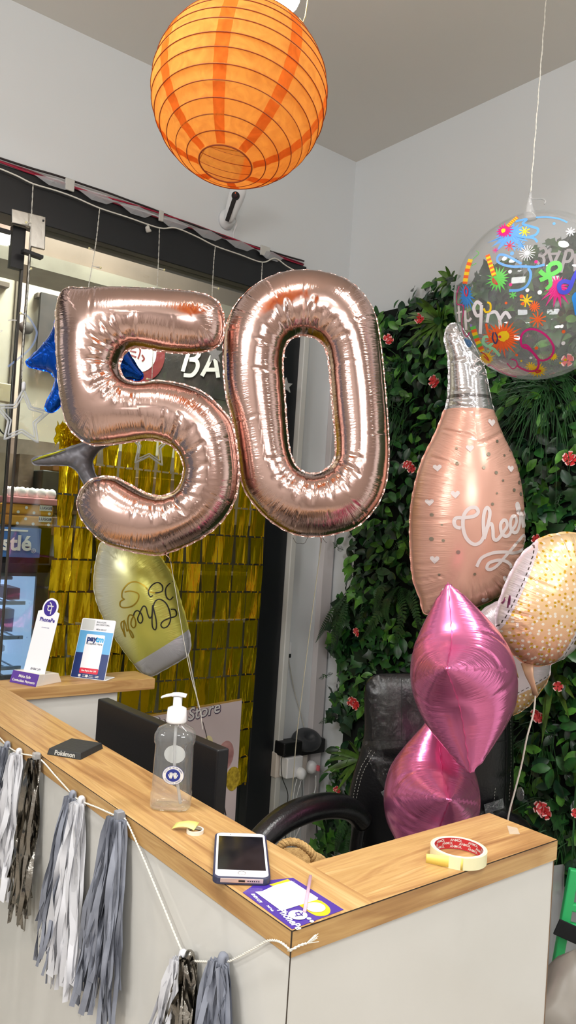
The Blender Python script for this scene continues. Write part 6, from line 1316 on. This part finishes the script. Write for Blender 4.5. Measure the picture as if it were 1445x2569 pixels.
# ---------------------------------------------------------------- confetti balloons
def confetti(name, base, band, lines, low=None):
    m = foilmat(name, base, .28, .35, 1.0); nt = m.node_tree; L = nt.links.new; P = nt.nodes['Principled BSDF']
    tc = nt.nodes.new('ShaderNodeTexCoord'); sp = nt.nodes.new('ShaderNodeSeparateXYZ'); L(tc.outputs['Object'], sp.inputs[0])
    cb2 = nt.nodes.new('ShaderNodeCombineXYZ'); L(sp.outputs[0], cb2.inputs[0]); L(sp.outputs[1], cb2.inputs[1])
    col = None; prev = None
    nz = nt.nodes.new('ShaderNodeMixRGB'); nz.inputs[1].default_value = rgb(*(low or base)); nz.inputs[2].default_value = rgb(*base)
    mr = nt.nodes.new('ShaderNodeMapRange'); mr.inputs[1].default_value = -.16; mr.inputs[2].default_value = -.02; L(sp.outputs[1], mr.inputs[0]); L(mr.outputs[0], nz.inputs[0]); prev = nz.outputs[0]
    for (sc, thr, c_, off) in ((62, .24, (248, 240, 226), 0), (58, .20, (206, 160, 40), 3.3)):
        v = nt.nodes.new('ShaderNodeTexVoronoi'); v.voronoi_dimensions = '2D'; v.inputs['Scale'].default_value = sc; v.inputs['Randomness'].default_value = .85
        ad_ = nt.nodes.new('ShaderNodeVectorMath'); ad_.operation = 'ADD'; ad_.inputs[1].default_value = (off, off*.7, 0); L(cb2.outputs[0], ad_.inputs[0]); L(ad_.outputs[0], v.inputs['Vector'])
        lt = mth(nt, 'LESS_THAN', v.outputs['Distance'], thr); sr = nt.nodes.new('ShaderNodeSeparateColor'); L(v.outputs['Color'], sr.inputs[0]); k_ = mth(nt, 'MULTIPLY', lt, mth(nt, 'GREATER_THAN', sr.outputs[0], .35))
        mx = nt.nodes.new('ShaderNodeMixRGB'); mx.inputs[2].default_value = rgb(*c_); L(k_, mx.inputs[0]); L(prev, mx.inputs[1]); prev = mx.outputs[0]
    for (a, b, c_, sg) in lines:      # white bands: a*x + b*y > c
        s = mth(nt, 'ADD', mth(nt, 'MULTIPLY', sp.outputs[0], a), mth(nt, 'MULTIPLY', sp.outputs[1], b)); k_ = mth(nt, 'GREATER_THAN', s, c_)
        mx = nt.nodes.new('ShaderNodeMixRGB'); mx.inputs[2].default_value = rgb(*band); L(k_, mx.inputs[0]); L(prev, mx.inputs[1]); prev = mx.outputs[0]
        # stitched dash line just inside the band
        e1_ = mth(nt, 'MULTIPLY', mth(nt, 'GREATER_THAN', s, c_+.006), mth(nt, 'LESS_THAN', s, c_+.0085)); t_ = mth(nt, 'ADD', mth(nt, 'MULTIPLY', sp.outputs[0], -b), mth(nt, 'MULTIPLY', sp.outputs[1], a))
        ds = mth(nt, 'GREATER_THAN', mth(nt, 'FRACT', mth(nt, 'MULTIPLY', t_, 60), 0), .4); mx = nt.nodes.new('ShaderNodeMixRGB'); mx.inputs[2].default_value = rgb(90, 76, 70); L(mth(nt, 'MULTIPLY', e1_, ds), mx.inputs[0]); L(prev, mx.inputs[1]); prev = mx.outputs[0]
    L(prev, P.inputs['Base Color']); return m
def line2(p, q, c, D, side):
    (x0, y0), (x1, y1) = loc(*p, c, D), loc(*q, c, D); dx, dy = x1-x0, y1-y0; n = sqrt(dx*dx+dy*dy); a, b = dy/n, -dx/n; k_ = a*x0+b*y0
    return (a*side, b*side, k_*side, 1)
pe1 = [(1422, 1337), (1392, 1341), (1357, 1351), (1333, 1370), (1310, 1391), (1287, 1428), (1266, 1473), (1249, 1525), (1244, 1555), (1254, 1592), (1275, 1627), (1310, 1658), (1345, 1669), (1380, 1664), (1415, 1648), (1447, 1618), (1480, 1570), (1502, 1500), (1504, 1430), (1484, 1372), (1452, 1343)]
D1 = 2.28; Pq, Mq, cq = pxloop(pe1, D1)
l1 = line2((1340, 1375), (1254, 1568), cq, D1, 1); l2 = line2((1443, 1522), (1389, 1650), cq, D1, 1)
x_, y_ = loc(1255, 1480, cq, D1); l1 = l1 if l1[0]*x_+l1[1]*y_ > l1[2] else tuple(-a for a in l1)
x_, y_ = loc(1470, 1620, cq, D1); l2 = l2 if l2[0]*x_+l2[1]*y_ > l2[2] else tuple(-a for a in l2)
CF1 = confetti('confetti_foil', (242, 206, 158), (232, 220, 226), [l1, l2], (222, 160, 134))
tq = thing('confetti_balloon', 'large peach foil balloon with gold and white confetti dots at the right edge', 'balloon', Mq.translation)
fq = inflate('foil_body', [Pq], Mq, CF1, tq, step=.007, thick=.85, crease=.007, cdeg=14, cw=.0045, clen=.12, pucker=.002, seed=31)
GP = mat('gold_letter', (150, 122, 30), .3, .6)
strokes('printed_letter', [[(1432, 1585), (1421, 1606)], [(1432, 1585), (1440, 1580), (1443, 1590), (1434, 1596), (1441, 1600), (1436, 1608), (1421, 1606)]], 3.4, fq, cq, D1, GP, tq, lambda P: P)
strokes('printed_letter', [[(1262, 1520), (1269, 1490), (1262, 1520)], [(1269, 1490), (1266, 1512)], [(1254, 1512), (1262, 1496)]], 2.6, fq, cq, D1, mat('plum_print', (120, 50, 90), .4), tq, lambda P: P)
nkm = mat('neck_peach', (222, 180, 148), .35, .2)
tube('filling_neck', [ad(1322, 1662, D1), ad(1328, 1695, D1-.01), ad(1338, 1722, D1-.01), ad(1344, 1744, D1-.01)], [.022, .014, .009, .010], nkm, tq, n=12, flat=.35)
pe2 = [(1290, 1505), (1340, 1520), (1372, 1560), (1384, 1610), (1380, 1670), (1374, 1704), (1357, 1730), (1326, 1769), (1287, 1793), (1240, 1806), (1205, 1795), (1180, 1750), (1172, 1680), (1178, 1600), (1205, 1540), (1245, 1512)]
D2 = 2.52; Pr, Mr, cr_ = pxloop(pe2, D2)
l3 = line2((1240, 1765), (1345, 1712), cr_, D2, 1); x_, y_ = loc(1250, 1600, cr_, D2); l3 = l3 if l3[0]*x_+l3[1]*y_ > l3[2] else tuple(-a for a in l3)
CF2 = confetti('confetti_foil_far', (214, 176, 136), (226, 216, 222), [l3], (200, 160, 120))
tr2 = thing('confetti_balloon', 'white and peach dotted foil balloon tucked behind the pink star and the big peach balloon', 'balloon', Mr.translation)
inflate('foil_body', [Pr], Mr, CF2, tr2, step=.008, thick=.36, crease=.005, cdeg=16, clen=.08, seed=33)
tube('filling_neck', [ad(1200, 1790, D2-.02), ad(1204, 1830, D2-.02), ad(1206, 1855, D2-.02), ad(1204, 1870, D2-.02)], [.016, .016, .014, .006], nkm, tr2, n=12, flat=.3)
tube('star_cutout', [ad(1278, 1690, D1+.02), ad(1292, 1678, D1+.02), ad(1300, 1700, D1+.02)], [.003, .014, .003], mat('gold_star', (214, 176, 30), .3, .6), tr2, flat=.3)
ribn('balloon_ribbon', [ad(1203, 1870, D2-.02), ad(1200, 1930, D2-.03), ad(1197, 1990, D2-.05), ad(1196, 2080, D2-.08), ad(1196, 2200, D2-.1)], .0016, RIB, None, 'thin ribbon hanging straight down from the rear confetti balloon')
ribn('balloon_ribbon', [ad(1343, 1744, D1-.01), ad(1338, 1790, D1-.02), ad(1322, 1850, D1-.03), ad(1308, 1920, D1-.04), ad(1290, 1990, D1-.05), ad(1276, 2045, D1-.06), ad(1262, 2140, D1-.08)], .003, RIB, None, 'pale flat ribbon trailing from the big peach confetti balloon')
# ---------------------------------------------------------------- office chair
LEA = mat('black_leather', (15, 15, 18), .28, bump=(160, .35), Specular_IOR_Level=.6)
STI = mat('stitch_grey', (150, 148, 140), .7)
chr_ = thing('office_chair', 'black leather office chair partly in plastic wrap behind the counter', 'chair', ad(1090, 2000, 2.35)*[1, 1, 0])
bk = [(914, 1740), (922, 1708), (945, 1692), (1000, 1688), (1100, 1690), (1200, 1693), (1258, 1700), (1280, 1728), (1286, 1800), (1288, 1950), (1282, 2060), (1270, 2150), (1240, 2230), (1150, 2260), (960, 2250), (895, 2200), (884, 2120), (880, 2060), (874, 2010), (884, 1950), (905, 1880), (914, 1830)]
DC = 2.46; Pk, Mk, ck_ = pxloop(bk, DC)
fk = inflate('backrest', [Pk], Mk, LEA, chr_, step=.011, thick=.36, back=.25, seam=0, crease=.006, cdeg=30, cw=.01, clen=.10, pucker=.001, seed=41)
idt = lambda P: P
strokes('backrest_seam', [[(1005, 1694), (1000, 1800), (1002, 1900), (1006, 2000)], [(1254, 1702), (1262, 1800), (1260, 1950), (1250, 2080)], [(918, 1850), (1000, 1842), (1100, 1850), (1180, 1846), (1262, 1850)]], 2.2, fk, ck_, DC, mat('seam_black', (8, 8, 9), .6), chr_, idt, eps=.002)
def stitch(P, name):
    mb = MB(); Q = resample(smooth_path(P, 6), 8, closed=False)
    for i in range(0, len(Q)-1): a, b = Q[i], Q[i]*.45+Q[i+1]*.55; ribbon(mb, [loc(*a, ck_, DC), loc(*b, ck_, DC)], 1.3*DC/F, lambda x, y: fk.pt(x, y, .003), smooth=True, n=2)
    mb.build(name, STI, chr_)
stitch([(928, 1872), (905, 1915), (892, 1955), (884, 2005), (892, 2035), (902, 2062), (900, 2110), (892, 2170)], 'stitching'); stitch([(936, 1876), (912, 1918), (899, 1958), (891, 2004), (898, 2032), (909, 2060), (907, 2110), (899, 2170)], 'stitching'); stitch([(1230, 1960), (1225, 2010), (1222, 2060)], 'stitching'); stitch([(1275, 1800), (1276, 1900), (1268, 2000)], 'stitching')
arm = smooth_path([ad(630, 2135, 1.98), ad(668, 2092, 2.02), ad(715, 2055, 2.07), ad(772, 2030, 2.13), ad(830, 2021, 2.2), ad(878, 2030, 2.27), ad(910, 2060, 2.33)], 6)
MB().tube(arm, [.030+.006*sin(pi*i/36) for i in range(37)], 20).build('armrest', LEA, chr_, smooth=True)
tube('armrest_seam', [p+np.array([-.012, -.012, .008])*1.55 for p in arm[4:-4]], .0012, mat('seam_shine', (70, 70, 72), .4), chr_)
arm2 = smooth_path([ad(1262, 2060, 2.36), ad(1300, 2075, 2.30), ad(1330, 2130, 2.2), ad(1335, 2200, 2.12)], 6); MB().tube(arm2, .03, 16).build('armrest', LEA, chr_, smooth=True)
post_ = smooth_path([ad(905, 2050, 2.33), ad(892, 2150, 2.33), ad(900, 2300, 2.3)], 6); MB().tube(post_, .02, 12).build('arm_post', LEA, chr_, smooth=True)
MB().tube(smooth_path([ad(634, 2132, 1.98), ad(660, 2230, 1.98), ad(740, 2330, 2.05), ad(800, 2380, 2.15)], 6), .02, 12).build('arm_post', LEA, chr_, smooth=True)
sc_ = ad(1050, 2000, 2.12); sx_, sy_ = sc_[0], sc_[1]
SQ = frame((sx_, sy_, .50), RTh, FWh, (0, 0, 1)); MB().prism(rrect(-.25, -.24, .25, .24, .09), -.05, .05, M=SQ).build('seat', LEA, chr_, bevel=.03, smooth=True)
MB().lathe([(.03, .06), (.03, .2), (.02, .2), (.02, .46)], 16, M=Matrix.Translation((sx_, sy_, 0))).build('gas_lift', BP, chr_)
for k_ in range(5):
    a = 2*pi*k_/5+.3; e_ = np.array([sx_+.29*cos(a), sy_+.29*sin(a), .065]); lg = MB().tube([(sx_, sy_, .12), ((sx_+e_[0])/2, (sy_+e_[1])/2, .1), e_], [.024, .02, .016], 10).build('base_leg', BP, chr_, smooth=True)
    MB().lathe([(.026, -.02), (.028, -.015), (.028, .015), (.026, .02)], 18, M=frame(e_-[0, 0, .036], (cos(a), sin(a), 0), (0, 0, 1), (sin(a), -cos(a), 0))).build('caster', BP, lg, smooth=True)
# crinkled clear wrap on the chair back
WRP = bpy.data.materials.new('crinkled_wrap'); WRP.use_nodes = True; nt = WRP.node_tree; L_ = nt.links.new; nt.nodes.remove(nt.nodes['Principled BSDF'])
tr_n = nt.nodes.new('ShaderNodeBsdfTransparent'); gl_n = nt.nodes.new('ShaderNodeBsdfGlossy'); gl_n.inputs['Roughness'].default_value = .1; tc = nt.nodes.new('ShaderNodeTexCoord'); no = nt.nodes.new('ShaderNodeTexNoise'); no.inputs['Scale'].default_value = 22; no.inputs['Detail'].default_value = 6; no.inputs['Distortion'].default_value = 2.5
bp = nt.nodes.new('ShaderNodeBump'); bp.inputs['Strength'].default_value = 1; bp.inputs['Distance'].default_value = .02; L_(tc.outputs['Object'], no.inputs['Vector']); L_(no.outputs[0], bp.inputs['Height']); L_(bp.outputs[0], gl_n.inputs['Normal'])
mxw = nt.nodes.new('ShaderNodeMixShader'); mxw.inputs[0].default_value = .055; L_(tr_n.outputs[0], mxw.inputs[1]); L_(gl_n.outputs[0], mxw.inputs[2]); L_(mxw.outputs[0], nt.nodes['Material Output'].inputs[0])
def film(P, wpx, eps=.008, name='plastic_wrap'):
    mb = MB(); r7 = random.Random(int(P[0][0])); Q = resample(smooth_path(P, 6), 14, closed=False); T = np.gradient(Q, axis=0); T /= np.linalg.norm(T, axis=1)[:, None]; N = np.stack([-T[:, 1], T[:, 0]], 1); m_ = 7; V = []
    for i in range(len(Q)):
        for j in range(m_):
            q = Q[i]+N[i]*wpx*(j/(m_-1)-.5)*r7.uniform(.85, 1.05); V.append(fk.pt(*loc(q[0], q[1], ck_, DC), eps+r7.uniform(0, .010)))
    mb.add(V, [(i*m_+j, i*m_+j+1, (i+1)*m_+j+1, (i+1)*m_+j) for i in range(len(Q)-1) for j in range(m_-1)]); return mb.build(name, WRP, chr_)
film([(960, 1700), (965, 1800), (975, 1860)], 80); film([(1100, 1700), (1100, 1860)], 170); film([(925, 1850), (960, 1930), (1010, 1975), (1100, 2010), (1200, 2030)], 40); film([(1170, 2070), (1225, 2040), (1262, 2010)], 46, .012)
SLV = mat('tape_crinkle', (150, 152, 156), .12, .7, bump=(90, 2.5), Alpha=.8)
for P_, w_ in (([(1200, 2006), (1230, 2000), (1250, 1996)], 24), ([(1216, 2010), (1213, 2035), (1209, 2060)], 12), ([(955, 1962), (962, 1975), (968, 1990)], 16)):
    mb = MB(); ribbon(mb, [loc(*p, ck_, DC) for p in P_], w_*DC/F, lambda x, y: fk.pt(x, y, .014)); mb.build('packing_tape', SLV, chr_, smooth=True)
p_ = ox(1305, 1992, XW-.14); tag(MB().sphere((0, 0, 0), .022, 10, sc=(.25, .8, 1.1), M=Matrix.Translation(Vector(p_))).build('foil_scrap', SLV, smooth=True), 'crumpled scrap of silver tape caught in the green wall', 'tape scrap')
# ---------------------------------------------------------------- rope-handled basket on the desk
JUT = mat('jute_rope', (196, 160, 104), .9, bump=(300, 1.2), var=(90, (164, 128, 78)))
hp_ = [ad(u, v, 1.50) for u, v in [(700, 2128), (708, 2118), (724, 2112), (742, 2113), (760, 2121), (776, 2134), (786, 2148), (790, 2175)]]
bkc = (hp_[0]+hp_[-1])/2; bkt = thing('basket', 'woven basket with a thick beige rope handle behind the worktop corner', 'basket', (bkc[0], bkc[1], .745)); None
hh = smooth_path(hp_, 8); a_ = np.arange(len(hh))*1.0; rr_ = MB(); T_ = np.gradient(hh, axis=0); T_ /= np.linalg.norm(T_, axis=1)[:, None]; n1_ = np.cross(T_, FW); n1_ /= np.linalg.norm(n1_, axis=1)[:, None]; n2_ = np.cross(T_, n1_)
for k_ in range(3): a = a_*.55+k_*2*pi/3; rr_.tube(hh+.0038*(n1_*np.cos(a)[:, None]+n2_*np.sin(a)[:, None]), .0042, 7)
rr_.build('rope_handle', JUT, bkt, smooth=True)
zt_ = min(hp_[0][2], hp_[-1][2])+.01
MB().lathe([(.045, .0), (.055, .04), (.06, zt_-.745), (.055, zt_-.745), (.05, .04), (.04, .006)], 28, M=Matrix.Translation((bkc[0], bkc[1], .7455))).build('body', JUT, bkt, smooth=True)
# ---------------------------------------------------------------- green folding frame and sheets at lower right
GRN = mat('green_plastic', (60, 190, 112), .35)
lad = thing('step_stool', 'bright green plastic folding step frame with a black strap at the right edge', 'step stool', ad(1440, 2400, 2.2)*[1, 1, 0])
def lp(u, v, D=2.2): return ad(u, v, D)
def bar(P, w_, d_, name, m, bev=.004):
    a, b = P; T = unit(b-a); s = unit(np.cross(T, FWh)); n = np.cross(s, T); M = frame(a, s, n, T); L_ = np.linalg.norm(b-a); return MB().box((-w_/2, -d_/2, 0), (w_/2, d_/2, L_), M=M).build(name, m, lad, bevel=bev)
a_, b_ = lp(1440, 2180), lp(1402, 2395); b2 = a_+(b_-a_)*((a_[2]-.02)/(a_[2]-b_[2])); bar((a_, b2), .026, .02, 'leg', GRN)
a3, b3 = lp(1540, 2172), lp(1560, 2395); b4 = a3+(b3-a3)*((a3[2]-.02)/(a3[2]-b3[2])); bar((a3, b4), .026, .02, 'leg', GRN)
bar((lp(1434, 2205), lp(1550, 2205)), .03, .02, 'rung', GRN); bar((lp(1424, 2272), lp(1550, 2300)), .022, .02, 'rung', GRN); bar((lp(1418, 2320), lp(1550, 2352)), .02, .02, 'rung', GRN)
bar((lp(1396, 2324, 2.17), lp(1480, 2362, 2.17)), .045, .006, 'strap', mat('strap_black', (20, 22, 24), .6), .002)
GRYB = mat('grey_plastic_sheet', (140, 134, 124), .4, bump=(7, 1), var=(5, (118, 112, 104)))
c_ = ad(1485, 2590, 1.75); lump('plastic_bag', (c_[0]+.05, c_[1]-.02, 0), (.20, .20, (c_[2]+.12)/2), GRYB, 'large full grey plastic bag at the lower right corner', 'bag', seed=3, n=32)
SHT = glassy('hanging_sheet', (214, 216, 218), .9, 1.45, .12, .35, 6)
V_ = []
for i in range(18):
    for j in range(12):
        s, t = i/17, j/11; p = ox(1352+70*s, 2170+420*t, XW-.16); V_.append(p+np.array([-.03*sin(s*14+t*2)*(.4+t), 0, 0]))
tag(obj('plastic_sheet', V_, [(i*12+j, (i+1)*12+j, (i+1)*12+j+1, i*12+j+1) for i in range(17) for j in range(11)], SHT, smooth=True), 'clear plastic sheet hanging below the green wall', 'plastic sheet')
